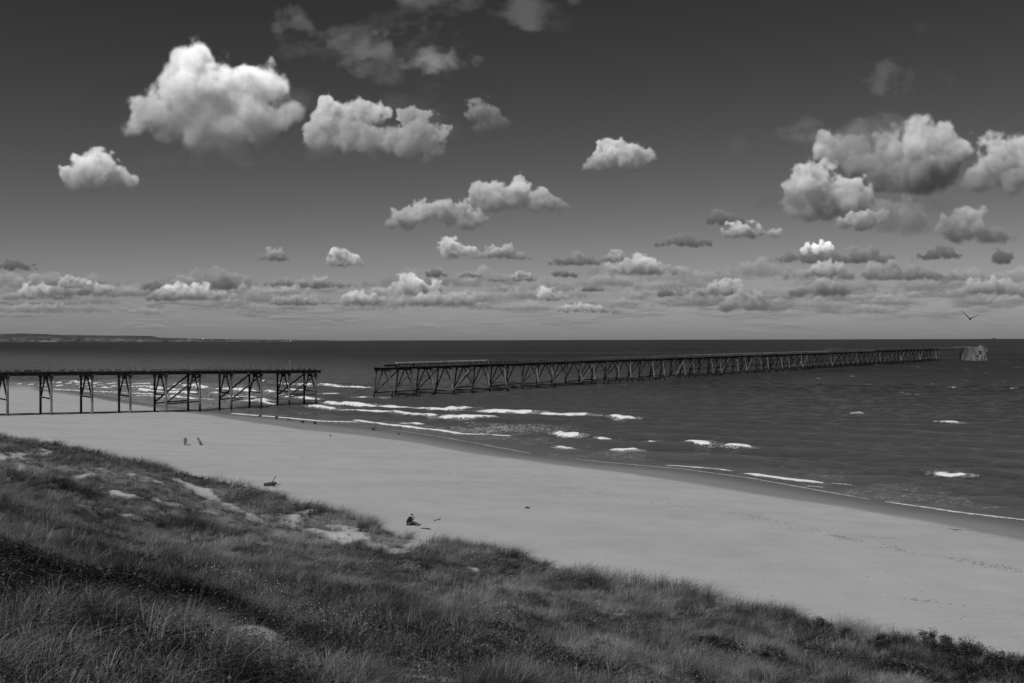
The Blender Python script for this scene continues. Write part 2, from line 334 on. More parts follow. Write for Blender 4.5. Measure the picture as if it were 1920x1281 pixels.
class NT:
    """small node-tree writer"""
    def __init__(s, m): s.t = m.node_tree; s.n = s.t.nodes; s.l = s.t.links
    def new(s, t, ins=None, **k):
        n = s.n.new(t)
        for a, b in k.items(): setattr(n, a, b)
        for a, b in (ins or {}).items():
            if hasattr(b, 'is_linked') or hasattr(b, 'links'): s.l.new(b, n.inputs[a])
            else: n.inputs[a].default_value = b
        return n
    def m(s, op, a, b=0., c=None, clamp=False):
        n = s.n.new('ShaderNodeMath'); n.operation = op; n.use_clamp = clamp
        for i, v in enumerate((a, b, c)):
            if v is None: continue
            if isinstance(v, (int, float)): n.inputs[i].default_value = v
            else: s.l.new(v, n.inputs[i])
        return n.outputs[0]
    def ss(s, v, a, b):
        n = s.new('ShaderNodeMapRange', interpolation_type='SMOOTHSTEP', clamp=True); s.l.new(v, n.inputs[0])
        n.inputs[1].default_value = a; n.inputs[2].default_value = b; return n.outputs[0]
    def noise(s, vec, scale, detail=4, rough=.5):
        n = s.new('ShaderNodeTexNoise'); s.l.new(vec, n.inputs['Vector']); n.inputs['Scale'].default_value = scale; n.inputs['Detail'].default_value = detail; n.inputs['Roughness'].default_value = rough; return n.outputs[0]
    def mapv(s, vec, sc, rot=0):
        n = s.new('ShaderNodeMapping'); s.l.new(vec, n.inputs[0]); n.inputs['Scale'].default_value = sc; n.inputs['Rotation'].default_value = (0, 0, rot); return n.outputs[0]
    def attr(s, name): return s.new('ShaderNodeAttribute', attribute_name=name).outputs['Fac']
    def pos(s): return s.new('ShaderNodeNewGeometry').outputs['Position']
    def mix(s, f, a, b): return s.m('ADD', s.m('MULTIPLY', a, s.m('SUBTRACT', 1.0, f)), s.m('MULTIPLY', b, f))
def newmat(name):
    m = bpy.data.materials.new(name); m.use_nodes = True; return m, NT(m), m.node_tree.nodes['Principled BSDF']
# ---------------------------------------------------------------- the lie of the land
SHORE = [(900, -4000), (150, -160), (95, -40), (62, 40), (44.8, 80.7), (37.9, 88.5), (33.2, 95.7), (26.9, 105.7), (21, 113.7), (12.5, 119.7), (3, 128.9), (-4.9, 140.1), (-18.6, 160.8), (-32.2, 174.2), (-45.8, 188.8), (-62.8, 203.1), (-96.7, 238.9), (-135.6, 289.6), (-182.9, 336.5), (-250, 420), (-600, 840), (-4000, 4600)]
WETL = [(900, -4010), (150, -170), (90, -45), (56, 34), (39.8, 71.8), (36.7, 77.4), (31.7, 85.6), (23.8, 93.7), (18.6, 100.8), (9, 111.4), (2.7, 118.9), (-7.5, 130.5), (-16.5, 142.4), (-28.3, 153.1), (-36.9, 159.6), (-49, 173.1), (-62.9, 192.4), (-80.1, 209.9), (-112.5, 252.1), (-168.6, 310.3), (-246, 410), (-600, 830), (-4000, 4590)]
FOOT = [(840, -4050), (110, -190), (62, -60), (34, 12), (21, 38.0), (18.6, 40.4), (14.5, 42.2), (11.5, 46), (9.2, 48), (6.6, 49.6), (3.3, 52), (1.0, 55.6), (-5.0, 60.6), (-7.6, 62.0), (-8.6, 66.0), (-15, 72.8), (-20, 80.5), (-29, 89.5), (-39, 99.5), (-55, 114.7), (-72, 129.5), (-110, 165), (-190, 260), (-640, 800), (-4050, 4550)]
def uedge(X, Y, u): return u + 1.4 * (fn(X / 3.2, Y / 3.2, 5, 3) - .5) + 1.5 * sm(-8, 0, X) * (1 - .4 * sm(14, 22, X))
def terr(X, Y, detail=True):
    X = np.asarray(X, float); Y = np.asarray(Y, float)
    d, par = pdist(X, Y, SHORE)             # + inland
    zb = np.where(d > 0, .042 * d, .035 * d)
    zb = np.where(zb > 2.3, 2.3 + (zb - 2.3) * .12, zb); zb = np.maximum(zb, -7)
    zb = np.minimum(zb, 3.2)
    zb = zb + .10 * (fn(X / 9, Y / 9, 3, 3) - .5) * sm(2, 12, d)
    u, up = pdist(X, Y, FOOT); u = uedge(X, Y, u)
    prof = np.interp(u, [0, 2.2, 5, 10, 23, 32, 36, 45, 80], [0, 1.0, 1.0, 1.8, 5.2, 8.2, 10.6, 12.6, 14.5])
    prof = prof * sm(-.2, 2.0, u)
    a = sm(1, 7, u)
    prof = prof + a * (1.5 * (fn(X / 11, Y / 11, 8, 3) - .5) + 1.2 * (fn(X / 3.0, Y / 3.0, 9, 3) - .5) + .45 * (fn(X / 1.2, Y / 1.2, 10, 2) - .5)) * (1 - .6 * sm(26, 34, u))
    if detail: prof = prof + sm(.3, 2, u) * .16 * (fn(X / .8, Y / .8, 12, 3) - .5)
    return zb + prof
def ground_px(px, py):
    """point of the land seen at photo pixel px,py"""
    px = np.asarray(px, float); py = np.asarray(py, float)
    tx = (px - 960) / FPX; tz = -(py - hy(px)) / FPX
    Ys = np.exp(np.linspace(math.log(4), math.log(420), 900))
    bx = np.zeros(px.shape); by = np.zeros(px.shape); done = np.zeros(px.shape, bool)
    for Y0 in Ys:
        a = np.flatnonzero(~done); h = a[terr(tx[a] * Y0, np.full(a.shape, Y0), False) >= CAMH + tz[a] * Y0]
        bx[h] = tx[h] * Y0; by[h] = Y0; done[h] = True
        if done.all(): break
    return bx, by
def poly_px(pts, n=1):
    x, y = ground_px([p[0] for p in pts], [p[1] for p in pts]); return list(zip(x, y))
# bare sand: blow-outs and trodden paths through the grass (photo line -> line on the ground, half width in metres)
PATHS = [([(335, 905), (360, 915), (385, 925), (430, 953), (480, 978), (540, 985), (600, 1000), (660, 1018), (740, 1034), (785, 1020), (800, 1005)], 1.0),
         ([(215, 925), (270, 935), (300, 942), (350, 950), (400, 962)], .5), ([(0, 856), (40, 852), (95, 846)], 1.3), ([(0, 882), (40, 882)], .6), ([(85, 893), (150, 894), (170, 889)], .7),
         ([(540, 985), (560, 965), (590, 958)], .7), ([(640, 990), (700, 1025), (745, 1035)], 1.3), ([(230, 968), (270, 985)], .35), ([(1090, 1130), (1160, 1150)], .3), ([(855, 1060), (890, 1068)], .3),
         ([(420, 1180), (470, 1205), (500, 1190)], .35), ([(700, 1255), (760, 1275), (860, 1278)], .35), ([(240, 890), (290, 902), (330, 915)], .35), ([(760, 1000), (800, 1012)], .5)]
PATHW = [(poly_px(p), w) for p, w in PATHS]
DARKP = [(0, 1040, 2.2, 1.), (60, 1075, 1.6, 1.), (130, 1085, 1.5, 1), (200, 1110, 1.6, 1), (100, 1120, 1.5, 1), (40, 1100, 1.6, 1), (300, 1085, 1.2, .7), (340, 1130, 1.2, .7), (400, 1250, 1.5, .7), (520, 1270, 1.5, .6), (540, 1190, 1.0, .6),
         (870, 1190, 1.6, .8), (780, 1190, 1.4, .6), (740, 1185, 1, .6), (640, 1120, 1., .4), (240, 1030, 1.4, .6), (200, 985, 1.6, .5), (150, 960, 1.5, .5), (470, 1110, .9, .4), (1340, 1215, 1.3, .7), (1000, 1170, 1, .4), (1120, 1195, 1.2, .5), (1450, 1250, 1.5, .6), (690, 1265, 1.2, .7), (190, 910, 1.6, .4), (240, 905, 1.3, .4), (30, 835, 3, .4), (1150, 1060, 2, .35), (880, 1030, 2.2, .4), (1010, 1060, 2, .3), (1430, 1140, 1.8, .4), (1560, 1250, 2, .5), (1700, 1270, 2, .5)]
_dx, _dy = ground_px([p[0] for p in DARKP], [p[1] for p in DARKP])
def sandmask(X, Y):
    m = np.zeros(np.shape(X))
    for pl, w in PATHW:
        d, _ = pdist(X, Y, pl); m = np.maximum(m, 1 - sm(w * .20, w * .85, np.abs(d) + (.6 if len(pl) > 8 else 1.5) * w * (fn(X / .9, Y / .9, 31, 3) - .5)))
    return m
THINP = [(430, 945, 4), (500, 965, 4), (560, 975, 3.5), (640, 985, 3.5), (700, 1008, 3), (740, 1025, 2.5), (370, 925, 3.5), (300, 925, 3.5), (620, 1015, 2.5), (230, 960, 3), (330, 975, 2.5), (450, 985, 2.5), (540, 1005, 2), (90, 870, 5), (30, 870, 4), (220, 890, 4), (380, 960, 3), (420, 1190, 1.2), (480, 1200, 1.2), (800, 1265, 1.2), (1160, 1140, 1.5)]
_tx, _ty = ground_px([p[0] for p in THINP], [p[1] for p in THINP])
def thinmask(X, Y):
    m = np.zeros(np.shape(X)); nn = fn(X / 1.9, Y / 1.9, 35, 3)
    for x, y, p in zip(_tx, _ty, THINP): m = np.maximum(m, 1 - sm(.3, 1.2, np.hypot(X - x, Y - y) / p[2] + 1.1 * (nn - .5)))
    return m
def darkmask(X, Y):  # dark herb spots, with the shade deep in the plants put into their tone
    m = np.zeros(np.shape(X))
    for x, y, p in zip(_dx, _dy, DARKP):
        r = np.hypot(X - x, (Y - y)) / (p[2] * (1.05 if y < 20 else 1.1)); m = np.maximum(m, p[3] * (1 - sm(.4, 1.3, r + .5 * (fn(X / 1.5, Y / 1.5, 33, 3) - .5))))
    return m
# ground sheet: fine where the view looks, coarse elsewhere
th = np.concatenate([np.radians(np.linspace(-180, -46, 50))[:-1], np.radians(np.linspace(-46, 42, 900)), np.radians(np.linspace(42, 180, 50))[1:]])
rr = np.concatenate([[.4, 1.5, 3], np.exp(np.linspace(math.log(5), math.log(330), 620)), [400, 520, 700, 1000, 1600, 3000, 6000, 12000, 30000]])
TH, RR = np.meshgrid(th, rr); GX = RR * np.sin(TH); GY = RR * np.cos(TH)
GZ = terr(GX, GY)
n1, n2 = TH.shape; idx = np.arange(n1 * n2).reshape(n1, n2)
def gridfaces(idx): return np.stack([idx[:-1, :-1], idx[:-1, 1:], idx[1:, 1:], idx[1:, :-1]], -1).reshape(-1, 4)
F = gridfaces(idx)
wd, _ = pdist(GX, GY, WETL); sd, _ = pdist(GX, GY, SHORE); ud, _ = pdist(GX, GY, FOOT)
wet = 1 - sm(-.9, .9, wd + 3.0 * (fn(GX / 11, GY / 11, 41, 3) - .5))
wetg = 1 - sm(0, 7, sd)
near = (RR > 3) & (RR < 150) & (ud > -4)
sm_ = np.zeros(GX.shape); sm_[near] = sandmask(GX[near], GY[near]); dk = np.zeros(GX.shape); dk[near] = darkmask(GX[near], GY[near])
tn = np.zeros(GX.shape); tn[near] = thinmask(GX[near], GY[near])
veg = sm(.2, 1.6, uedge(GX, GY, ud)) * (1 - .86 * sm_) * (1 - .38 * tn)
m_, N, B = newmat('sand_ground')
P = N.pos(); wa = N.attr('wet'); wg = N.attr('wetg'); va = N.attr('veg'); 
fine = N.noise(P, 9, 6, .6); big = N.noise(P, .35, 4, .5); streak = N.noise(N.mapv(P, (.10, 1.3, 1), R_(-47)), .8, 5, .6)
dry = N.m('ADD', N.m('MULTIPLY', N.m('SUBTRACT', fine, .5), .05), N.m('ADD', SAND_DRY - .045, N.m('MULTIPLY', big, .09)))
mark = N.m('MULTIPLY', N.ss(streak, .62, .75), N.ss(N.noise(P, .09, 3), .48, .6))
dry = N.m('MULTIPLY', dry, N.m('SUBTRACT', 1.0, N.m('ADD', N.m('MULTIPLY', mark, .20), N.m('MULTIPLY', N.ss(N.noise(N.mapv(P, (.03, .16, 1), R_(-47)), 1.0, 4, .6), .42, .62), .07))))
wetc = N.mix(wg, SAND_WET1, SAND_WET2)
wetc = N.m('MULTIPLY', wetc, N.m('ADD', .85, N.m('MULTIPLY', streak, .3)))
c = N.mix(wa, dry, wetc)
soil = N.m('ADD', .010, N.m('MULTIPLY', N.ss(N.noise(P, 9, 6, .7), .35, .68), .085))
vv = N.m('MULTIPLY', va, N.ss(N.m('ADD', va, N.m('MULTIPLY', N.m('SUBTRACT', N.noise(P, 3, 5, .6), .5), 1.1)), .12, .62))
c = N.mix(vv, c, soil)
cc = N.new('ShaderNodeCombineColor'); [N.l.new(c, cc.inputs[i]) for i in range(3)]
N.l.new(cc.outputs[0], B.inputs['Base Color'])
N.l.new(N.m('SUBTRACT', .95, N.m('MULTIPLY', wa, N.mix(wg, .30, .5))), B.inputs['Roughness']); B.inputs['Specular IOR Level'].default_value = .25
prn = N.new('ShaderNodeTexVoronoi'); N.l.new(P, prn.inputs['Vector']); prn.inputs['Scale'].default_value = 1.9
dent = N.m('MULTIPLY', N.m('SUBTRACT', N.ss(prn.outputs['Distance'], .05, .24), 1.0), N.m('MULTIPLY', N.ss(N.noise(N.mapv(P, (.05, .22, 1), R_(-47)), 1.0, 3), .5, .6), .05))
hgt = N.m('ADD', N.m('ADD', N.m('MULTIPLY', N.noise(P, 3.5, 6, .62), .05), dent), N.m('MULTIPLY', streak, .05))
bp = N.new('ShaderNodeBump', {'Strength': .8, 'Distance': 1.0}); N.l.new(N.m('MULTIPLY', hgt, N.m('SUBTRACT', 1.0, N.m('MULTIPLY', wa, .85))), bp.inputs['Height']); N.l.new(bp.outputs[0], B.inputs['Normal'])
g = mesh_np('ground', np.stack([GX, GY, GZ], -1).reshape(-1, 3), F, m_, attrs={'wet': wet, 'wetg': wetg, 'veg': veg}, smooth=True)
tag(g, kind='structure')
# ---------------------------------------------------------------- sea
# breakers: photo line, crest height (m), foam width (m)
BR = [([(598, 721), (640, 724), (700, 727)], .55, 2.6), ([(672, 743.5), (700, 745), (730, 745)], .55, 2.6), ([(632, 756), (700, 760), (760, 764), (830, 767), (890, 764)], .55, 2.6),
 ([(888, 769), (950, 772), (1003, 771)], .6, 2.8), ([(1006, 774), (1050, 778), (1108, 776)], .6, 2.6), ([(630, 767), (700, 770), (760, 775), (820, 780)], .45, 2.0), ([(820, 780), (880, 783), (946, 781)], .5, 2.2),
 ([(1143, 781), (1165, 783), (1192, 783)], .4, 1.4), ([(1040, 810), (1060, 814), (1088, 814)], .4, 1.8), ([(1119, 817), (1135, 819), (1149, 819)], .35, 1.1), ([(1045, 834), (1062, 837), (1080, 838)], .35, 1.1),
 ([(1140, 841), (1170, 845), (1200, 846)], .35, 1.2), ([(1212, 825), (1246, 826)], .3, .9), ([(1284, 831), (1310, 833), (1332, 835)], .35, 1.1), ([(1356, 836), (1385, 838), (1412, 839)], .35, 1.0),
 ([(1752, 883), (1780, 886), (1814, 887)], .35, 1.0), ([(1592, 778), (1614, 779)], .35, .9), ([(1760, 791), (1798, 793)], .35, 1.0),
 ([(20, 711.5), (60, 711.5), (75, 712)], .5, 3.2), ([(113, 713), (136, 714), (190, 718), (235, 719.5), (285, 719)], .55, 4.2), ([(20, 718), (55, 720), (100, 722), (150, 723), (200, 726), (255, 727)], .3, 2.2),
 ([(260, 729), (300, 733), (340, 736), (372, 738)], .35, 2.4), ([(250, 740), (330, 742), (400, 748), (470, 751), (540, 759)], .2, 1.4), ([(343, 723), (390, 726)], .45, 3.2), ([(393, 727), (440, 729.5), (480, 733)], .45, 3.0),
 ([(500, 732), (520, 734)], .4, 2), ([(434, 711), (452, 711)], .45, 3), ([(490, 714), (505, 715)], .4, 2.2), ([(519, 718), (560, 721), (592, 722)], .5, 3.4), ([(588, 709), (620, 709)], .5, 2.6), ([(603, 738), (642, 738)], .4, 1.8),
 ([(388, 736), (412, 738)], .35, 2), ([(450, 742), (482, 745)], .4, 2.4), ([(574, 761), (630, 765)], .35, 1.6), ([(590, 752), (640, 757)], .35, 2.2), ([(150, 745), (240, 748)], .0, .7),
 ([(90, 716), (160, 721), (230, 724), (300, 727), (345, 731)], .4, 2.2), ([(60, 727), (150, 732), (250, 736), (300, 738)], .25, 1.6), ([(400, 741), (450, 745), (520, 750)], .3, 1.8), ([(520, 741), (570, 745), (600, 748)], .4, 2.2), ([(300, 719), (350, 720), (380, 721)], .45, 3.0), ([(540, 729), (590, 732)], .4, 2.2)]
SW = [([(428, 775), (540, 784), (600, 790), (680, 792)], .12, 1.1), ([(660, 787), (700, 794), (740, 798), (780, 803), (812, 806), (860, 812), (905, 816), (966, 817)], .22, 1.1), ([(742, 792), (800, 797)], .2, 1.), ([(825, 799), (866, 802)], .2, .6), ([(868, 795), (895, 796)], .15, .5),
 ([(1240, 873), (1300, 878), (1345, 882), (1380, 886)], .2, .6), ([(1389, 888), (1440, 896), (1500, 903), (1552, 907)], .3, .9), ([(1552, 907), (1600, 911)], .18, .4), ([(1510, 912), (1545, 915)], .1, .35),
 ([(1000, 852), (1140, 867), (1280, 879), (1400, 895), (1560, 923), (1640, 938)], .0, .38), ([(1640, 938), (1700, 947), (1760, 955), (1820, 963), (1920, 975), (2050, 1000)], .05, .55), ([(690, 803), (745, 807), (800, 815), (850, 823), (900, 832), (940, 840), (1000, 851)], .0, .36)]
def wl(p, z): return [un(a, b, z) for a, b in p]
xs = np.concatenate([np.radians(np.linspace(-75, -32, 60))[:-1], np.arctan(np.linspace(math.tan(R_(-32)), math.tan(R_(32)), 1250)), np.radians(np.linspace(32, 95, 80))[1:]])
rw = [55.]
while rw[-1] < 42000:
    r = rw[-1]; rw.append(r + (max(.13, r * r / (16 * 3300)) if r < 345 else r * .02))
rw = np.array(rw)
TH, RR = np.meshgrid(xs, rw); WX = RR * np.sin(TH); WY = RR * np.cos(TH)
sd, _ = pdist(WX, WY, SHORE); dep = -sd
near = RR < 420
damp = sm(0, 14, dep) * (RR < 900) * (1 - .6 * sm(300, 900, RR))
def wv(ang, L, amp, ph, warp=3.0, s=1):
    a = R_(ang); k = 2 * math.pi / L; w = warp * (fn(WX / (L * 3), WY / (L * 3), s, 2) - .5) * 2
    p = (WX * math.cos(a) + WY * math.sin(a)) * k + ph + w; return amp * (np.abs(np.cos(p / 2)) ** 1.5 * -2 + 1.1) * fn(WX / (L * 1.7), WY / (L * 1.7), s + 5, 2) * 1.6
WZ = 1.9 * damp * (wv(66, 11, .16, 0, 3, 61) + wv(84, 6.3, .085, 1, 3, 62) + wv(38, 4.7, .06, 2, 3, 63) + wv(100, 3.1, .035, 2, 3, 64))
foam = np.zeros(WX.shape); lace = np.zeros(WX.shape)
sub = np.where(near)
nx_, ny_ = WX[sub], WY[sub]; nx0, ny0 = nx_, ny_; f1 = np.zeros(nx_.shape); l1 = np.zeros(nx_.shape); z1 = np.zeros(nx_.shape)
rag = fn(nx_ / 1.0, ny_ / 1.0, 71, 4, .65) - .5; rag2 = fn(nx_ / 4, ny_ / 4, 77, 3) - .5; rag0, rag20 = rag, rag2
for lst, br in ((BR, 1), (SW, 0)):
    for p, h, w in lst:
        pl = wl(p, .25 if br else .04); pa_ = np.array(pl); lo = pa_.min(0) - 22; hi_ = pa_.max(0) + 22
        q = np.flatnonzero((nx0 > lo[0]) & (nx0 < hi_[0]) & (ny0 > lo[1]) & (ny0 < hi_[1]))
        if not len(q): continue
        nx_, ny_, rag, rag2 = nx0[q], ny0[q], rag0[q], rag20[q]
        d, par = pdist(nx_, ny_, pl)     # polylines run left to right: sea side = left (+)
        d = d + rag2 * (1.4 if br else .5)
        L = sum(math.dist(a, b) for a, b in zip(pl[:-1], pl[1:])); 
        ex, ey = nx_ - pl[0][0], ny_ - pl[0][1]; fx_, fy_ = nx_ - pl[-1][0], ny_ - pl[-1][1]
        beyond = np.maximum(0, np.hypot(ex, ey) * (par <= 0) ) + np.maximum(0, np.hypot(fx_, fy_) * (par >= L - 1e-6))
        beyond = np.where((par <= 0) | (par >= L - 1e-6), np.sqrt(np.maximum(0, beyond ** 2 - d ** 2)), 0)
        endf = sm(0, min(3., L * .2), par) * sm(0, min(3., L * .2), L - par)
        if h > 0:
            e2 = np.exp(-(beyond / 3.5) ** 2)
            prof = np.where(d > 0, np.exp(-(d / (1.1 + h * 3)) ** 2), np.exp(-(d / (.35 + h)) ** 2))
            z1[q] = np.maximum(z1[q], h * prof * e2 * (.45 + .55 * endf))
        th_ = w * .60 * (.45 + .55 * endf) * (1 + (1.5 if br else (.9 if w > .7 else 1.9)) * rag)
        ff = sm(-th_ * .75 - .25, -th_ * .75 + .12, d) * (1 - sm(th_ * .30, th_ * .30 + .5, d)) * sm(0, .3, endf + .45 * rag)* (beyond < .5)
        f1[q] = np.maximum(f1[q], ff * (1.0 if w > .8 else .5 + .3 * w))
        lc = np.exp(-np.maximum(d, 0) / (4.2 * w + 1)) * (d > -w) * np.exp(-(beyond / 4) ** 2) * (.66 if br else .5)
        l1[q] = np.maximum(l1[q], lc)
nx_, ny_ = nx0, ny0
# seething shallows
dp = dep[sub]
l1 = np.maximum(l1, .52 * sm(0, .5, dp) * (1 - sm(9, 30, dp)) * sm(.36, .55, fn(nx_ / 14, ny_ / 9, 81, 3)))
l1 = np.maximum(l1, .66 * np.exp(-(((nx_ + 2) / 26) ** 2 + ((ny_ - 165) / 15) ** 2)))
l1 = np.maximum(l1, .60 * sm(-45, -75, nx_) * (dp > 0) * (1 - sm(50, 90, dp)))
foam[sub] = f1; lace[sub] = l1; WZ[sub] = WZ[sub] + z1
m_, N, B = newmat('sea_water')
P = N.pos(); sepn = N.new('ShaderNodeSeparateXYZ'); N.l.new(P, sepn.inputs[0])
fa = N.attr('foam'); la = N.attr('lace'); da = N.attr('dep')
r1 = N.noise(N.mapv(P, (.55, 1.5, 1), R_(-12)), 1.0, 6, .62); r2 = N.noise(N.mapv(P, (.06, .42, 1), R_(-8)), 1.0, 5, .6); r3 = N.noise(N.mapv(P, (2.2, 4.5, 1), R_(14)), 1.0, 4, .55)
patch = N.noise(N.mapv(P, (.0011, .006, 1), R_(4)), 1.0, 4, .55)  # broad wind patches, with cloud shade put into the water tone
h = N.m('ADD', N.m('MULTIPLY', r1, .50), N.m('ADD', N.m('MULTIPLY', r2, .48), N.m('MULTIPLY', r3, .11)))
fadeh = h
bp = N.new('ShaderNodeBump', {'Strength': 1.0, 'Distance': WAVE_BUMP}); far_ = N.ss(da, 60, 500); N.l.new(N.m('MULTIPLY', fadeh, N.m('ADD', 1.0, N.m('MULTIPLY', far_, 3.0))), bp.inputs['Height'])
n4 = N.noise(P, 1.3, 5, .65); n5 = N.noise(N.mapv(P, (1, 1.8, 1)), .55, 5, .7)
ridge = N.m('SUBTRACT', 1.0, N.m('MULTIPLY', N.m('ABSOLUTE', N.m('SUBTRACT', n4, .5)), 9.0), clamp=True)
lacy = N.ss(N.m('MULTIPLY', N.m('ADD', N.m('MULTIPLY', ridge, .55), n5), la), .44, .66)
fine = N.noise(P, 6, 5, .7)
fm = N.ss(N.m('ADD', fa, N.m('MULTIPLY', N.m('SUBTRACT', fine, .5), 1.3)), .38, .75)
# far scattered whitecaps
wc = N.noise(N.mapv(P, (.10, .12, 1), R_(5)), 1.0, 2, .5); wf = N.noise(N.mapv(P, (.6, .9, 1)), 1.0, 3, .6)
caps = N.m('MULTIPLY', N.ss(wc, .675, .71), N.ss(wf, .55, .60)); caps = N.m('MULTIPLY', caps, N.ss(da, 120, 260))
ft = N.m('MAXIMUM', fm, N.m('MAXIMUM', N.m('MULTIPLY', lacy, .42), caps), clamp=True)
shal = N.m('MULTIPLY', N.m('SUBTRACT', 1.0, N.ss(da, 0, 22)), .030)
near_ = N.m('MULTIPLY', N.m('SUBTRACT', 1.0, N.ss(da, 20, 260)), .030)
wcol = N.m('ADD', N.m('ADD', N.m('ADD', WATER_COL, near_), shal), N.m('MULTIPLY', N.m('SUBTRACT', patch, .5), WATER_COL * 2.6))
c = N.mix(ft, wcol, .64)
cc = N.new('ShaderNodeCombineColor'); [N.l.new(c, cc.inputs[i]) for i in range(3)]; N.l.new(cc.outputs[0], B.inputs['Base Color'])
N.l.new(N.mix(ft, N.m('ADD', N.m('ADD', WATER_ROUGH, N.m('MULTIPLY', far_, .2)), N.m('MULTIPLY', N.m('SUBTRACT', patch, .5), .2)), .9), B.inputs['Roughness']); B.inputs['IOR'].default_value = 1.33
N.l.new(N.mix(ft, N.m('SUBTRACT', WATER_SPEC, N.m('MULTIPLY', far_, WATER_SPEC * .72)), .2), B.inputs['Specular IOR Level'])
N.l.new(bp.outputs[0], B.inputs['Normal'])
idx = np.arange(WX.size).reshape(WX.shape)
keep = (np.minimum(np.minimum(dep[:-1, :-1], dep[1:, 1:]), np.minimum(dep[:-1, 1:], dep[1:, :-1])) > -6).ravel()
F = gridfaces(idx)[keep]
used = np.zeros(WX.size, bool); used[F.ravel()] = True; remap = np.cumsum(used) - 1
V = np.stack([WX, WY, WZ], -1).reshape(-1, 3)[used]
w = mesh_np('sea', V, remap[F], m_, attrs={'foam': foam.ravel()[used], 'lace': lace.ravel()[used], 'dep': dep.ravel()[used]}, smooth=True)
tag(w, kind='structure')
# ---------------------------------------------------------------- far coast
sk = [(-500, 618), (-200, 621), (0, 626), (40, 625), (120, 628), (200, 629), (280, 629.6), (300, 633), (380, 635.3), (480, 636.6), (560, 637.2), (620, 638), (680, 639.5)]
xs_ = np.linspace(-500, 690, 400); ys_ = np.interp(xs_, [p[0] for p in sk], [p[1] for p in sk])
rows = [(13500, 0), (13520, .35), (13560, .5), (13900, .62), (14500, .85), (15200, 1.0), (16500, .9), (19000, .2)]
HV = []
for D, fr in rows:
    Xh = (xs_ - 960) / FPX * D; H = np.maximum((hy(xs_) - ys_) / FPX * 15200 + 14, 0) * fr * (.86 + .28 * fn(xs_ / 23 + D * .003, xs_ * 0 + D * .01, 91, 4)) if fr < .95 and fr > 0 else np.maximum((hy(xs_) - ys_) / FPX * 15200 + 14, 0) * fr + fr * 6 * (fn(xs_ / 9, xs_ * 0, 95, 4) - .5)
    HV.append(np.stack([Xh, np.full(400, D), H - (3 if fr == 0 else 0)], -1))
HV = np.array(HV); hi = np.arange(HV.shape[0] * 400).reshape(-1, 400)
m_, N, B = newmat('coast_land'); P = N.pos()
fld = N.new('ShaderNodeTexVoronoi'); N.l.new(N.mapv(P, (.0028, .0012, .004)), fld.inputs['Vector'])
sv = N.new('ShaderNodeSeparateColor'); N.l.new(fld.outputs['Color'], sv.inputs[0])
c = N.m('ADD', .035, N.m('MULTIPLY', sv.outputs[0], .05)); c = N.m('ADD', c, N.m('MULTIPLY', N.ss(N.noise(N.mapv(P, (.004, .001, .02)), 1., 5), .55, .7), .07))
cc = N.new('ShaderNodeCombineColor'); [N.l.new(c, cc.inputs[i]) for i in range(3)]; N.l.new(cc.outputs[0], B.inputs['Base Color']); B.inputs['Roughness'].default_value = 1; B.inputs['Specular IOR Level'].default_value = 0
o = mesh_np('hills', HV.reshape(-1, 3), gridfaces(hi), m_); tag(o, kind='structure')
# ---------------------------------------------------------------- piers
def tidal(name, *a, **k):
    # timber that is black with weed below the tide mark
    m = mat(name, *a, **k); N = NT(m); B = m.node_tree.nodes['Principled BSDF']; src = B.inputs['Base Color'].links[0].from_socket
    s = N.new('ShaderNodeSeparateXYZ'); N.l.new(N.pos(), s.inputs[0]); z = N.m('ADD', s.outputs[2], N.m('MULTIPLY', N.noise(N.pos(), .7, 3), 2.2)); xy = N.ss(s.outputs[1], 196, 206)
    f = N.m('MULTIPLY', N.m('SUBTRACT', 1.0, N.ss(z, 2.0, 3.4)), xy); mx = N.new('ShaderNodeMix', data_type='RGBA'); N.l.new(f, mx.inputs[0]); N.l.new(src, mx.inputs[6]); mx.inputs[7].default_value = (.008, .008, .008, 1); N.l.new(mx.outputs[2], B.inputs['Base Color']); return m
WOOD = tidal('weathered_timber', .02, .85, .2, col2=.075, scale=1.2, stretch=(1, 1, .35), bump=.5, bscale=8)
WOODL = tidal('pale_and_sunlit_timber', .05, .85, .2, col2=.19, scale=1.5, stretch=(1, 1, .3), bump=.5, bscale=8)  # pale rails; on near-row posts the lighter tone is painted sunlight
DARKW = mat('tarred_timber', .014, .8, .25, col2=.05, scale=1.5, bump=.4, bscale=8)
STEEL = mat('rusted_steel', .03, .7, .3, col2=.10, scale=2, bump=.3, bscale=10)
PALE = mat('pale_pipe_coating', .10, .7, .3, col2=.24, scale=.8, bump=.2, bscale=6)
CONC = mat('stained_concrete', .06, .9, .2, col2=.18, scale=.35, stretch=(1, 1, .25), detail=9, bump=.5, bscale=3, c0=.38, c1=.6)
ux, uy = .63578544, .77186584; PANG = math.atan2(uy, ux)
P0 = un(735.8, 748, 0); NR = (uy, -ux)
def pz(s):   # deck underside of the landward section
    return 8.0 + (-s - 26) * .0215
rnd = random.Random(11)
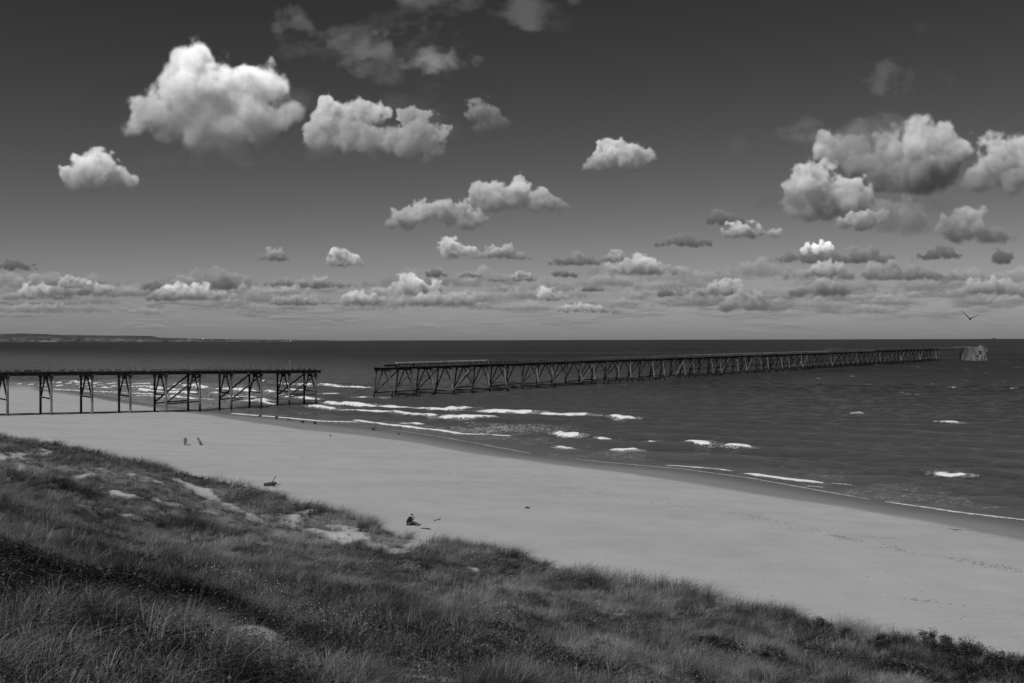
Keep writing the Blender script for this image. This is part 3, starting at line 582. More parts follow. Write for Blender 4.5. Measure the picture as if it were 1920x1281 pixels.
# seaward section -------------------------------------------------
SB = 8.15
tip = (P0[0] - NR[0] * 3.8, P0[1] - NR[1] * 3.8)
sea_pier = tag(empty('pier', (tip[0], tip[1], 0), PANG), 'long timber trestle pier with a pale pipe along its deck, standing wholly in the sea', 'pier')
NB = 67; DZ = 8.0
def clampx(s): return DZ + .004 * s * 0
for k in range(NB):
    s = k * SB; L = lambda y, z, ds=0: (s + ds, y, z)
    det = k < 34; w = .34; lean = rnd.uniform(-.2, .2)
    cap = MB().beam(L(-3.15, DZ - .25), L(3.15, DZ - .25), .36, .42)
    cap.beam(L(-3.0, DZ - .7), L(-2.3, DZ - .7), .3, .4); cap.beam(L(3.0, DZ - .7), L(2.3, DZ - .7), .3, .4)
    tall = k == 0
    pcs = []
    for sg in (-1, 1):
        pcs.append(('post', WOODL if (sg < 0 and k % 3 != 1 and k < 40) else WOOD, MB().tube([L(sg * 2.62, DZ - .4), L(sg * (3.15 + lean), 4), L(sg * 3.8, -.6), L(sg * 4.1, -3)], [.19, .21, .24, .26], 8)))  # near row mostly in the lit tone, far row in the shaded one
        if k % 11 != 7 or sg > 0:
            pcs.append(('strut', WOOD, MB().beam(L(sg * .35, DZ - .5, .25), L(sg * 3.35, 2.2, .25), .28)))
    pcs.append(('cross_beam', DARKW, MB().beam(L(-3.7, 1.0, -.3), L(3.7, 1.0, -.3), .26, .34)))
    if k < NB - 1:
        zz = rnd.uniform(.9, 1.15)
        if rnd.random() > .16: pcs.append(('waling', DARKW, MB().beam(L(-3.75, zz), L(-3.75, zz, SB), .24, .34)))
        if rnd.random() > .2: pcs.append(('waling', DARKW, MB().beam(L(3.75, zz + .35), L(3.75, zz + .35, SB), .22, .3)))
        if k % 2 == 0: pcs.append(('diagonal_brace', WOOD, MB().beam(L(3.6, 1.2), L(2.75, DZ - .6, SB), .25)))
        if k % 4 in (0, 3): pcs.append(('diagonal_brace', WOODL if k % 8 == 3 else WOOD, MB().beam(L(-3.6, 1.3), L(-2.75, DZ - .7, SB), .24)))
    if k >= 20:
        pcs.append(('diagonal_brace', DARKW, MB().beam(L(-3.4, 3.6), L(3.4, 3.6), .22, .3)))
    tr = None
    if not det:
        allm = cap
        for nm, mt, mb in pcs:
            n = len(allm.v); allm.v += mb.v; allm.f += [tuple(i + n for i in f) for f in mb.f]
        allm.build('trestle', WOOD if k % 5 else WOODL, sea_pier)
    else:
        tr = cap.build('trestle', WOOD, sea_pier)
        for nm, mt, mb in pcs: mb.build(nm, mt, tr)
Ltot = (NB - 1) * SB
for y in (-2.6, 0, 2.6):
    g_ = MB()
    for k in range(NB - 1): g_.beam((k * SB - (.9 if k == 0 else 0), y, DZ + .17 + rnd.uniform(-.05, .05)), ((k + 1) * SB - .02, y, DZ + .17), .3, .56)
    g_.build('girder', DARKW, sea_pier)
pl = MB(); s = -1.4
while s < Ltot + .3:
    if rnd.random() > .06: zz = DZ + .50 + .05 * math.sin(s * .21) + rnd.uniform(-.02, .02); pl.beam((s, -2.9 - rnd.random() * .35, zz), (s, 2.9 + rnd.random() * .35, zz), .26, .08)
    s += .33
pl.build('deck', WOOD, sea_pier)
rl = MB(); s = 3.0
while s < 400:
    miss = (41 < s < 70 and rnd.random() < .2) or rnd.random() < .04
    hgt = .95 if s < 70 else .8
    if not miss:
        for y in (-2.75,): rl.beam((s, y, DZ + .5), (s + rnd.uniform(-.05, .05), y, DZ + .5 + hgt), .16, .16)
    s += 1.0
rl.beam((3, -2.8, DZ + .72), (400, -2.8, DZ + .72), .07, .09)
rl.build('railing', WOODL, sea_pier)
rl = MB(); s = 1.5
while s < Ltot - 30:
    if rnd.random() > .25: rl.beam((s, 2.75, DZ + .5), (s + rnd.uniform(-.15, .15), 2.75, DZ + 1.35), .12, .12)
    s += 2.0
rl.build('railing', WOOD, sea_pier)
sh = MB()       # boxed-in trough below the pipe
sh.beam((3, -1.9, DZ + .98), (41, -1.9, DZ + .98), .5, .8); sh.beam((41.02, -1.5, DZ + .95), (69.9, -1.5, DZ + .95), .5, .8); sh.beam((70, -1.9, DZ + .9), (Ltot - 10, -1.9, DZ + .9), .5, .6); sh.build('conveyor_trough', DARKW, sea_pier)
p_ = MB(); p_.tube([(3.2, -1.9, DZ + 1.52), (20, -1.9, DZ + 1.52), (41, -1.9, DZ + 1.52)], .36, 12)
for q in range(3, 42, 6): p_.tube([(q, -1.9, DZ + 1.52), (q + .25, -1.9, DZ + 1.52)], .43, 12)
p_.build('pipe', PALE, sea_pier, smooth=False)
MB().tube([(-1.5, -1.9, DZ + 1.25), (-1.3, -1.9, DZ + 1.25), (2.9, -1.9, DZ + 1.25)], .46, 14).build('pipe', STEEL, sea_pier)
p_ = MB(); p_.tube([(x, -1.9 + .08 * math.sin(x), DZ + 1.36 + .05 * math.sin(x * .3)) for x in np.linspace(100, 395, 60)], .22, 8); p_.build('pipe', PALE, sea_pier)
p_ = MB(); p_.beam((372, -1.6, DZ + 1.5), (Ltot + 2, -1.6, DZ + 1.35), 1.3, .18); p_.build('walkway', PALE, sea_pier)
fr = MB()
s = 41.5
while s < 172:
    fr.beam((s, -2.7, DZ + .5), (s, -2.7, DZ + 1.9), .2); fr.beam((s, -.6, DZ + .5), (s, -.6, DZ + 1.9), .16); fr.beam((s, -2.7, DZ + 1.85), (s, -.6, DZ + 1.85), .1); s += 1.15
fr.beam((41.5, -2.7, DZ + 1.9), (172, -2.7, DZ + 1.9), .14); fr.beam((41.5, -2.7, DZ + 1.3), (172, -2.7, DZ + 1.3), .08); fr.build('conveyor_frame', STEEL, sea_pier)
fr = MB(); s = 326
while s < 376:
    fr.beam((s, -2.6, DZ + .5), (s + .8, -2.6, DZ + 2.7), .22); fr.beam((s, 1.4, DZ + .5), (s, 1.4, DZ + 2.5), .2); fr.beam((s, -2.6, DZ + 2.4), (s, 1.4, DZ + 2.4), .2); s += 1.9
fr.beam((326, -2.6, DZ + 1.2), (376, -2.6, DZ + 1.2), .3, .8); fr.beam((340, -2.6, DZ + 2.5), (376, -2.6, DZ + 2.7), .18); fr.build('conveyor_frame', STEEL, sea_pier)
MB().beam((7, 1.2, DZ + .5), (7, 1.2, DZ + 2.6), .12).build('lamp_post', WOODL, sea_pier)
# landward section -----------------------------------------------
land_pier = tag(empty('pier', (P0[0] - NR[0] * 2.35, P0[1] - NR[1] * 2.35, 0), PANG), 'shorter timber pier from the beach to the gap, thin upright stanchions along its deck', 'pier')
wlen = 2.35
bents = [-26.1 - 8.12 * i for i in range(13)]
for i, s in enumerate(bents):
    L = lambda y, z, ds=0: (s + ds, y, z)
    z1 = pz(s); wx, wy = P0[0] + ux * s, P0[1] + uy * s; zg = float(terr(wx, wy)) - 1.0
    cap = MB().beam(L(-3.0, z1 - .2), L(2.9, z1 - .2), .34, .4)
    for y in (-2.35, 2.35): cap.beam(L(y - .32, z1 - .6), L(y + .32, z1 - .6), .5, .42)
    cap.beam(L(-3.3, z1 - .1), L(-2.9, z1 - .1), .3, .3)
    tr = cap.build('trestle', WOOD, land_pier)
    for sg in (-1, 1): MB().tube([L(sg * 2.35, z1 - .35), L(sg * 2.35, (z1 + zg) / 2), L(sg * (2.35 + rnd.uniform(0, .08)), zg)], [.235, .24, .25], 8).build('post', WOODL if sg < 0 else WOOD, tr)  # sunlight on the near row put into its colour, far row darker
    if i == 7:
        pass
    for sg in (-1, 1): MB().beam(L(sg * .3, z1 - .45), L(sg * 2.15, z1 - 4.6), .26).build('strut', WOOD, tr)
    MB().beam(L(-2.2, z1 - 4.75), L(2.2, z1 - 4.55), .22, .26).build('cross_beam', DARKW, tr)
    MB().beam(L(-.8, z1 - .75), L(.8, z1 - .75), .3, .7).build('gusset', DARKW, tr)
    if i in (0, 2, 4):
        zb = 2.3
        for sg in (-1, 1):
            MB().beam(L(sg * 2.35, zb - .05, -8.12), L(sg * 2.35, zb + .15), .22, .28).build('waling', DARKW, tr)
            MB().beam(L(sg * 2.4, zb + .2, -8.12), L(sg * 2.4, z1 - .5), .3, .32).build('diagonal_brace', WOOD, tr)
s0, s1 = bents[-1] - 6, -24.7
for y in (-2.5, 0, 2.5):
    g_ = MB(); a = s0
    while a < s1 - .01:
        b = min(a + 8.12, s1); g_.beam((a, y, pz(a) + .14), (b - .02, y, pz(b) + .14), .3, .7); a = b
    g_.build('girder', DARKW, land_pier)
pl = MB(); s = s0
while s < s1:
    if rnd.random() > .08: pl.beam((s, -2.9 - rnd.random() * .3, pz(s) + .54), (s, 2.8 + rnd.random() * .3, pz(s) + .54), .26, .1)
    s += .27
pl.build('deck', WOOD, land_pier)
sd_ = MB(); s = s0
while s < s1 - 1:
    sd_.beam((s, -2.75, pz(s) + .78), (s + rnd.uniform(.7, 1.6), -2.75, pz(s) + .78), .2, .22 + rnd.uniform(-.08, .12)); s += 1.7 if rnd.random() > .2 else 2.6
sd_.build('kerb_timber', DARKW, land_pier)
for y, q in ((-2.8, .95), (2.75, 1.1)):
    rl = MB(); s = s0 + rnd.random()
    while s < s1 - 1:
        if rnd.random() > .12:
            h = rnd.uniform(.75, 1.25); rl.beam((s, y, pz(s) + .6), (s + rnd.uniform(-.12, .12), y, pz(s) + .6 + h), .085, .085)
        s += q * rnd.uniform(.8, 1.25)
    rl.build('stanchion_row', WOODL, land_pier)
MB().beam((-31.5, 1.0, pz(-31) + .5), (-31.5, 1.0, pz(-31) + 2.9), .14).build('marker_pole', PALE, land_pier)
MB().beam((-47.5, -2.8, pz(-50) + 1.5), (-45.6, -3.1, pz(-50) - .9), .14).build('fallen_rail', WOODL, land_pier)
MB().tube([(x, -2.95, pz(x) + .72 + .06 * math.sin(x)) for x in np.linspace(-92, -44, 20)], .05, 6).build('cable', PALE, land_pier)
# round concrete head --------------------------------------------
cyx, cyy = un(1825, 675.8, 0)
ck = tag(empty('concrete_caisson', (cyx, cyy, 0), 0), 'big round stained concrete caisson standing alone in the sea past the pier end', 'caisson')
V = []; Fc = []; K = 48; zs = [(-4, 9.3), (0, 9.2), (.5, 9.25), (.6, 9.15), (4, 9.1), (8.9, 8.95), (9.1, 9.05), (9.7, 9.0), (9.7, 8.4)]
mb = MB()
for z, r in zs:
    for j in range(K):
        t = 2 * math.pi * j / K; rr_ = r * (1 + .004 * math.sin(16 * t)); mb.v.append(Vector((rr_ * math.cos(t), rr_ * math.sin(t), z + (.25 * (pn(j * .7, 1.0, 3) - .5) if z > 9.3 else 0))))
for i in range(len(zs) - 1):
    for j in range(K): mb.f.append((i * K + j, i * K + (j + 1) % K, (i + 1) * K + (j + 1) % K, (i + 1) * K + j))
mb.f.append(tuple((len(zs) - 1) * K + j for j in range(K))); mb.build('wall', CONC, ck)
for j in range(24):
    t = -math.pi + math.pi * (j + .5) / 24 * 1.0; r = 9.3
    if j % 2: MB().beam((r * math.cos(t), r * math.sin(t), .6), (.985 * r * math.cos(t), .985 * r * math.sin(t), 8.8), .28).build('fender_rib', CONC if j % 4 == 1 else WOODL, ck)
for ang, z, w_, h_ in ((-88, 5.9, 2.2, 2.6), (-100, 3.3, 1.6, 1.2), (-40, 4.6, 3.2, 3.6), (-62, 2.6, 1.2, 1.6)):
    t = R_(ang); r = 9.12; MB().beam((r * math.cos(t) , r * math.sin(t), z - h_ / 2), (r * math.cos(t), r * math.sin(t), z + h_ / 2), w_, .35, up=(math.cos(t), math.sin(t), 0)).build('recess_shade', DARKW, ck)  # dark slab on the wall; its colour stands for shade inside a hole
MB().box((3.0, -4, 10.3), (2.2, 2, 1.5)).build('bollard_block', CONC, ck)
MB().tube([(5.2, -4.5, 9.6), (5.2, -4.5, 10.8)], [.7, .5], 10).build('bollard', STEEL, ck)
# gangway
e = Vector((tip[0] + ux * Ltot, tip[1] + uy * Ltot, 0)); c_ = Vector((cyx, cyy, 0)); dv = (c_ - e); Lg = dv.length - 8.0
gw = tag(empty('gangway', (e.x, e.y, 0), math.atan2(dv.y, dv.x)), 'dark broken steel gangway bridging from the pier end to the round concrete caisson', 'gangway')
MB().beam((0, -.9, 8.1), (Lg * .35, -.9, 7.8), .3, .9).beam((Lg * .35, -.9, 7.8), (Lg * .6, -.9, 7.9), .3, .9).beam((Lg * .6, -.9, 7.9), (Lg + .3, -.9, 8.7), .35, 1.3).build('side_beam', DARKW, gw)
MB().beam((0, .9, 8.1), (Lg + .3, .9, 8.5), .3, .8).build('side_beam', DARKW, gw)
MB().beam((-6, 0, 9.2), (Lg * .62, 0, 9.3), 1.3, .2).beam((Lg * .62, 0, 9.3), (Lg * .8, 0, 9.95), 1.3, .2).beam((Lg * .8, 0, 9.95), (Lg + 5, 0, 10.1), 1.4, .25).build('walkway', PALE, gw)
mb = MB()
for q in np.linspace(1, Lg * .9, 7): mb.beam((q, -.9, 8.2), (q + .8, -.9, 9.3), .18)
mb.build('brace', STEEL, gw)
# ---------------------------------------------------------------- things on the beach, in the air, at sea
BLACK = mat('black_cloth', .008, .9, .2, col2=.014, scale=12); TROU = mat('grey_cloth', .045, .9, .2, col2=.07, scale=10); SKIN = mat('skin', .34, .6, .3, col2=.40, scale=20)
SHOE = mat('dark_shoe', .012, .6, .3, col2=.02, scale=20); HAIR = mat('dark_hair', .010, .7, .3, col2=.02, scale=60)
STONE = mat('wet_stone', .02, .7, .4, col2=.07, scale=6, bump=.6, bscale=12); DRIFT = mat('driftwood', .012, .85, .2, col2=.06, scale=5, stretch=(1, 5, 5), bump=.6, bscale=15)
GREYW = mat('grey_timber', .06, .85, .2, col2=.20, scale=4, stretch=(1, 1, .3), bump=.6, bscale=15)
def tz(x, y): return float(terr(np.array([x]), np.array([y]))[0])
def gp(px, py):
    x, y = ground_px([px], [py]); return float(x[0]), float(y[0])
def rock(name, px, py, w, h, label, cat='rock', m=STONE, seed=1, group=None, z=None):
    x, y = gp(px, py); rs = np.random.RandomState(seed); V = []; Fq = []; K, J = 10, 6
    for j in range(J + 1):
        f = math.pi * j / J
        for k in range(K):
            t = 2 * math.pi * k / K; r = 1 + .45 * (float(fn(math.cos(t) * 2 + seed, f * 2 + math.sin(t) * 2, seed, 3)) - .5)
            V.append((w / 2 * r * math.sin(f) * math.cos(t), w / 2 * .8 * r * math.sin(f) * math.sin(t), h * .3 + h * .7 * r * math.cos(f)))
    for j in range(J):
        for k in range(K): Fq.append((j * K + k, (j + 1) * K + k, (j + 1) * K + (k + 1) % K, j * K + (k + 1) % K))
    o = mesh_np(name, np.array(V), np.array(Fq), m); o.location = (x, y, (tz(x, y) if z is None else z)); tag(o, label, cat, group); return o
def stump(px, py, h, w, lean, label, m=GREYW, name='timber_post', group=None, n=1, zb=None, nx=.35):
    x, y = gp(px, py); z = tz(x, y) if zb is None else zb
    mb = MB().beam((0, 0, -.4), (lean[0] * h, lean[1] * h, h), w, w * nx, up=(0, 1, 0), taper=.95)
    mb.beam((lean[0] * h, lean[1] * h, h * .995), (lean[0] * h * 1.06, lean[1] * h, h * 1.05), w * .6, w * nx * .7, up=(0, 1, 0), taper=.6)
    o = mb.build(name, m); o.location = (x, y, z); tag(o, label, 'post', group); return o
gA = 'broken timber stumps along the waterline'
stump(347.5, 835.5, .98, .42, (-.06, 0), 'upright broken grey plank post in the dry sand, left of the leaning one', nx=.4)
stump(380, 835.5, 1.02, .34, (-.68, 0), 'grey plank post leaning hard to the left in the dry sand', nx=.5)
rock('sand_clump', 354.5, 835, .5, .08, 'flat dark clump in the sand between the two plank posts', 'clump', seed=9)
for i, (px, py, h, w, lb) in enumerate([(487.5, 781.5, .3, .55, 'tiny dark stump at the water edge, furthest left of the row of stumps'), (518, 785.5, .45, .55, 'dark stump at the water edge below the last trestle of the beach pier'),
        (541.5, 788.5, .18, .7, 'low dark stump nearly buried in wet sand, right of the stump under the last trestle'), (567, 793.5, .42, .55, 'dark stump in the wet sand, left one of the close pair'), (590, 796, .5, .5, 'dark stump in the wet sand, right one of the close pair'),
        (699.5, 806.8, .36, .6, 'dark stump standing in wet sand where the thin swash line begins')]):
    stump(px, py, h, w, (.05 * (-1) ** i, .02), lb, DRIFT, 'timber_stump', gA, nx=.9)
for i, (px, py, w, h, lb) in enumerate([(747.5, 815.5, .42, .28, 'small dark stone lying on the wet sand below the swash line'), (619, 818.6, .3, .22, 'single tiny dark stone on the dry sand above the stumps'),
        (838.5, 808, .8, .38, 'black rock showing in the surf, left of three'), (855, 809.6, .55, .3, 'black rock showing in the surf, smallest, middle of three'), (876, 808.3, .9, .38, 'black rock showing in the surf, right of three'),
        (988, 954, .42, .16, 'flat dark stone alone in the middle of the dry beach'), (815, 977, .18, .10, 'small dark pebble on the sand just beyond the sitting person')]):
    rock('rock' if w > .3 else 'pebble', px, py, w, h, lb, 'rock' if w > .3 else 'pebble', seed=20 + i, z=(.02 if 800 < px < 900 and py < 812 else None))
pw = un(954, 800, 0); o = MB().beam((0, 0, -1), (-.12, 0, .55), .38, .3, taper=.8).beam((-.12, 0, .5), (-.1, 0, .95), .2, .2, taper=.4).build('timber_stump', DRIFT); o.location = (pw[0], pw[1], 0)
tag(o, 'jagged dark stump sticking up out of the foaming shallows', 'post')
x, y = gp(818, 976); 
o = MB().beam((0, 0, .02), (.22, .05, .06), .05).beam((.2, 0, .03), (.3, .1, .16), .04).build('driftwood_twig', DRIFT); o.location = (x, y, tz(x, y)); tag(o, 'short forked twig lying on the sand up the beach from the person', 'twig')
x, y = gp(800, 994); o = MB().tube([(-.5, .2, .04), (-.2, .1, .06), (0, 0, .04), (.25, -.12, .05)], [.02, .03, .045, .03], 6).tube([(.0, 0, .04), (.1, .12, .09)], [.03, .015], 6).build('driftwood_stick', DRIFT); o.location = (x, y, tz(x, y)); tag(o, 'thin dark stick lying by the feet of the sitting person', 'stick')
# driftwood log with an upright branch
x, y = gp(506, 913); z = tz(x, y)
lg = tag(empty('driftwood_log', (x, y, z), 0), 'dark driftwood log with one branch sticking up, at the edge of the dune grass', 'log'); sc = 1 / 19.5
MB().tube([(-12 * sc, 0, .16), (-4 * sc, .05, .2), (3 * sc, 0, .26), (9 * sc, -.05, .34), (12 * sc, -.1, .30)], [.14, .17, .17, .12, .07], 9).tube([(3 * sc, 0, .18), (7 * sc, -.1, .10), (12 * sc, -.1, .28)], [.1, .08, .06], 8).build('trunk', DRIFT, lg, smooth=True)
MB().tube([(3.5 * sc, 0, .3), (5 * sc, .0, .52), (8 * sc, 0, .78), (11 * sc, 0, .98)], [.06, .05, .045, .03], 7).build('branch', DRIFT, lg, smooth=True)
MB().tube([(12 * sc, -.1, .22), (17 * sc, -.1, .2), (21 * sc, -.1, .26)], [.035, .025, .012], 6).build('branch', DRIFT, lg, smooth=True)
# ------------------------------------------------ sitting person
def skin(name, pts, edges, m, parent=None, root=0, sub=2):
    me = bpy.data.meshes.new(name); me.from_pydata([p[:3] for p in pts], edges, []); me.update()
    o = bpy.data.objects.new(name, me); COL.objects.link(o); md = o.modifiers.new('s', 'SKIN'); md.use_smooth_shade = True; md.branch_smoothing = .3
    lay = me.skin_vertices[0].data
    for i, p in enumerate(pts):
        r = p[3]; lay[i].radius = r if isinstance(r, tuple) else (r, r)
        lay[i].use_root = (i == root)
    sb = o.modifiers.new('b', 'SUBSURF'); sb.levels = sb.render_levels = sub
    dg = bpy.context.evaluated_depsgraph_get(); nm = bpy.data.meshes.new_from_object(o.evaluated_get(dg)); o.modifiers.clear(); o.data = nm
    nm.materials.clear(); nm.materials.append(m)
    for p in nm.polygons: p.use_smooth = True
    if parent: o.parent = parent
    return o
x, y = gp(765, 986); z = tz(x, y)
pe = tag(empty('person', (x - .03, y, z - .02), R_(-8)), 'person in black jacket and grey trousers sitting on the sand, head bent, hands raised', 'person')
# x forward (towards the feet, right in the picture), y away from the camera, z up
J = dict(pel=(0, 0, .13, .15), sp1=(.04, 0, .30, .14), sp2=(.10, 0, .45, .15), chest=(.17, 0, .56, .14), neck=(.25, 0, .66, .06), neck2=(.285, 0, .71, .058), head=(.325, 0, .78, .095), top=(.33, 0, .86, .07), face=(.385, 0, .755, .055), chin=(.375, 0, .715, .04),
 shR=(.20, -.17, .58, .062), elR=(.24, -.22, .33, .048), wrR=(.40, -.12, .50, .030), paR=(.43, -.09, .56, .034), shL=(.20, .17, .58, .062), elL=(.26, .22, .34, .048), wrL=(.42, .10, .50, .030), paL=(.45, .07, .56, .034),
 hiR=(.05, -.10, .12, .105), knR=(.42, -.14, .30, .07), anR=(.72, -.12, .08, .042), toR=(.86, -.13, .07, .035), hiL=(.05, .10, .12, .105), knL=(.44, .16, .20, .07), anL=(.82, .14, .06, .042), toL=(.95, .15, .08, .035))
names = list(J); ix_ = {n: i for i, n in enumerate(names)}; pts = [J[n] for n in names]
ed = [('pel', 'sp1'), ('sp1', 'sp2'), ('sp2', 'chest'), ('chest', 'neck'), ('neck', 'neck2'), ('neck2', 'head'), ('head', 'top'), ('head', 'face'), ('face', 'chin')]
for S in 'RL': ed += [('chest', 'sh' + S), ('sh' + S, 'el' + S), ('el' + S, 'wr' + S), ('wr' + S, 'pa' + S), ('pel', 'hi' + S), ('hi' + S, 'kn' + S), ('kn' + S, 'an' + S), ('an' + S, 'to' + S)]
edges = [(ix_[a], ix_[b]) for a, b in ed]
for S, sy in (('R', -1), ('L', 1)):      # five bent fingers on each hand
    bx, by, bz, _ = J['pa' + S]
    for q in range(4):
        f = [(bx + .008, by + (q - 1.5) * .019, bz + .035, .0095), (bx - .012 , by + (q - 1.5) * .018, bz + .065 + (.006 if q in (1, 2) else 0), .0085), (bx - .035, by + (q - 1.5) * .017, bz + .07, .0075)]
        n = len(pts); pts += f; edges += [(ix_['pa' + S], n), (n, n + 1), (n + 1, n + 2)]
    n = len(pts); pts += [(bx - .015, by - sy * .03, bz + .01, .011), (bx - .04, by - sy * .028, bz + .035, .0085)]; edges += [(ix_['pa' + S], n), (n, n + 1)]
skin('body', pts, edges, SKIN, pe)
def sub(nmz, e, m, name, grow):
    P_ = [tuple(list(J[n][:3]) + [J[n][3] + grow]) for n in nmz]; E_ = [(nmz.index(a), nmz.index(b)) for a, b in e]; return skin(name, P_, E_, m, pe)
sub(['pel', 'sp1', 'sp2', 'chest', 'neck', 'shR', 'elR', 'wrR', 'shL', 'elL', 'wrL'], [('pel', 'sp1'), ('sp1', 'sp2'), ('sp2', 'chest'), ('chest', 'neck'), ('chest', 'shR'), ('shR', 'elR'), ('elR', 'wrR'), ('chest', 'shL'), ('shL', 'elL'), ('elL', 'wrL')], BLACK, 'jacket', .042)
sub(['pel', 'hiR', 'knR', 'anR', 'hiL', 'knL', 'anL'], [('pel', 'hiR'), ('hiR', 'knR'), ('knR', 'anR'), ('pel', 'hiL'), ('hiL', 'knL'), ('knL', 'anL')], TROU, 'trousers', .022)
for S in 'RL':
    a, b = J['an' + S], J['to' + S]; skin('shoe', [(a[0] - .03, a[1], a[2] - .02, .05), (a[0] + .05, a[1], a[2] - .015, .055), (b[0] + .02, b[1], b[2] + .02, .045)], [(0, 1), (1, 2)], SHOE, pe)
skin('hair', [(.29, 0, .76, .085), (.31, 0, .83, .10), (.345, 0, .875, .085)], [(0, 1), (1, 2)], HAIR, pe)
MB().box((.445, -.01, .635), (.05, .13, .09)).build('camera_in_hands', BLACK, pe)
# ------------------------------------------------ gull and other birds
def bird(px, py, dist, span, label, up=(.62, .12), m=None, ang=0, group=None):
    X = (px - 960) / FPX * dist; Z = CAMH - (py - hy(px)) / FPX * dist
    n = 9; V = []; Fq = []; h = span / 2
    prof = [(-.30, .012), (-.22, .03), (-.10, .055), (.03, .062), (.14, .045), (.2, .038), (.245, .03), (.29, .008)]
    K = 8
    for (px_, r) in prof:
        for k in range(K): t = 2 * math.pi * k / K; V.append((px_ * span * .75, r * span * .85 * math.cos(t), r * span * .85 * math.sin(t)))
    for i in range(len(prof) - 1):
        for k in range(K): Fq.append((i * K + k, i * K + (k + 1) % K, (i + 1) * K + (k + 1) % K, (i + 1) * K + k))
    for sg, rise in ((1, up[0]), (-1, up[1])):
        b = len(V); secs = [(0, .0, .26, 0), (.45, rise * .50, .26, .03), (.75, rise * .85, .19, .0), (1.0, rise * 1.0, .05, -.10)]
        for (f, zz, ch, sw) in secs:
            yy = sg * f * h * .9; c0 = .05 * span + sw * span; hh_ = zz * h
            V += [(c0 + ch * span * .5, yy, hh_), (c0, yy, hh_ + .05 * span * (1.1 - f)), (c0 - ch * span * .5, yy, hh_), (c0, yy, hh_ - .006 * span)]
        for i in range(3):
            for k in range(4): Fq.append((b + i * 4 + k, b + i * 4 + (k + 1) % 4, b + (i + 1) * 4 + (k + 1) % 4, b + (i + 1) * 4 + k))
    for zf in (0,): 
        b = len(V); V += [(-.2 * span, .03 * span, 0), (-.2 * span, -.03 * span, 0), (-.33 * span, -.07 * span, .0), (-.33 * span, .07 * span, .0), (-.2 * span, .03 * span, .012 * span), (-.2 * span, -.03 * span, .012 * span), (-.33 * span, -.07 * span, .006 * span), (-.33 * span, .07 * span, .006 * span)]
        Fq += [(b, b + 1, b + 2, b + 3), (b + 7, b + 6, b + 5, b + 4), (b, b + 4, b + 5, b + 1), (b + 1, b + 5, b + 6, b + 2), (b + 2, b + 6, b + 7, b + 3), (b + 3, b + 7, b + 4, b)]
    o = mesh_np('gull', np.array(V), np.array(Fq), m or GULL); o.location = (X, dist, Z); o.rotation_euler = (0, 0, R_(ang)); tag(o, label, 'bird', group); return o
GULL = mat('gull_plumage', .015, .8, .2, col2=.04, scale=6)
bird(1819, 598.5, 62, 1.25, 'dark gull gliding low over the sea near the concrete caisson, wings in a wide V', up=(.95, .42), ang=72)
bird(262, 341, 330, 1.1, 'tiny dark bird in front of the right end of the small cloud at the left', ang=30)
bird(203, 287.5, 420, 1.2, 'tiny dark bird at the top edge of the small cloud at the left', up=(.2, .2), ang=80)
bird(375, 388, 450, 1.1, 'tiny dark bird in clear sky below the largest cloud', ang=150)
# ------------------------------------------------ ship on the horizon
D = 9000.; X = (1865 - 960) / FPX * D; HUL = mat('ship_hull', .05, .7, .2, col2=.08, scale=.1); 
sp = tag(empty('ship', (X, D, 0), R_(6)), 'small dark ship with high decks on the horizon, far right', 'ship')
mb = MB(); prf = [(-24, 3.2), (-20, 5.0), (0, 5.4), (14, 4.6), (22, 2.0), (27, .25)]
for (x_, w_) in prf:
    top = 8 + max(0, x_) * .09
    for (yy, zz) in ((-w_ * .7, -1), (-w_, top), (w_, top), (w_ * .7, -1)): mb.v.append(Vector((x_, yy, zz + (0 if zz < 0 else 0))))
for i in range(5):
    for k in range(4): mb.f.append((i * 4 + k, i * 4 + (k + 1) % 4, (i + 1) * 4 + (k + 1) % 4, (i + 1) * 4 + k))
mb.f += [(3, 2, 1, 0), (20, 21, 22, 23)]; mb.build('hull', HUL, sp)
MB().box((-9, 0, 13), (20, 8, 10)).box((-9, 0, 20), (12, 7, 5)).build('superstructure', HUL, sp)
MB().box((13, 0, 13), (14, 8, 7)).build('cargo_stack', HUL, sp); MB().beam((-6, 0, 22), (-6, 0, 32), .9).build('mast', HUL, sp)
# ------------------------------------------------ far buildings on the coast
WHITE = mat('white_render', .38, .8, .2, col2=.42, scale=.1); ROOF = mat('grey_roof', .12, .8, .2, col2=.16, scale=.1)
for i, (px, D, w_, h_, lb) in enumerate([(381, 14800, 34, 26, 'white house on the far coast where the headland drops, brightest of the group'), (356, 14800, 30, 16, 'pale low building on the far coast, furthest left of the group'), (399, 14700, 26, 13, 'pale low building on the far coast, right of the brightest white house'), (426, 14700, 34, 12, 'pale low building on the far coast, second from the right end'), (545, 13300, 13, 22, 'small white tower on the sea horizon at the tip of the far coast')]):
    X = (px - 960) / FPX * D; Hh = np.interp(px, [p[0] for p in sk], [p[1] for p in sk]); zb = max(0, (hy(px) - Hh) / FPX * 15200 + 4) if D > 13500 else 0
    b_ = tag(empty('building', (X, D, zb), 0), lb, 'building', None); MB().box((0, 0, h_ / 2 - 3), (w_, 14, h_ + 6)).build('wall', WHITE, b_)
    rf = MB(); rf.v = [Vector(v) for v in [(-w_ / 2 - 1, -8, h_), (w_ / 2 + 1, -8, h_), (w_ / 2 + 1, 8, h_), (-w_ / 2 - 1, 8, h_), (-w_ / 2 + 2, 0, h_ + 6), (w_ / 2 - 2, 0, h_ + 6)]]; rf.f = [(0, 1, 5, 4), (2, 3, 4, 5), (0, 4, 3), (1, 2, 5), (3, 2, 1, 0)]; rf.build('roof', ROOF, b_)
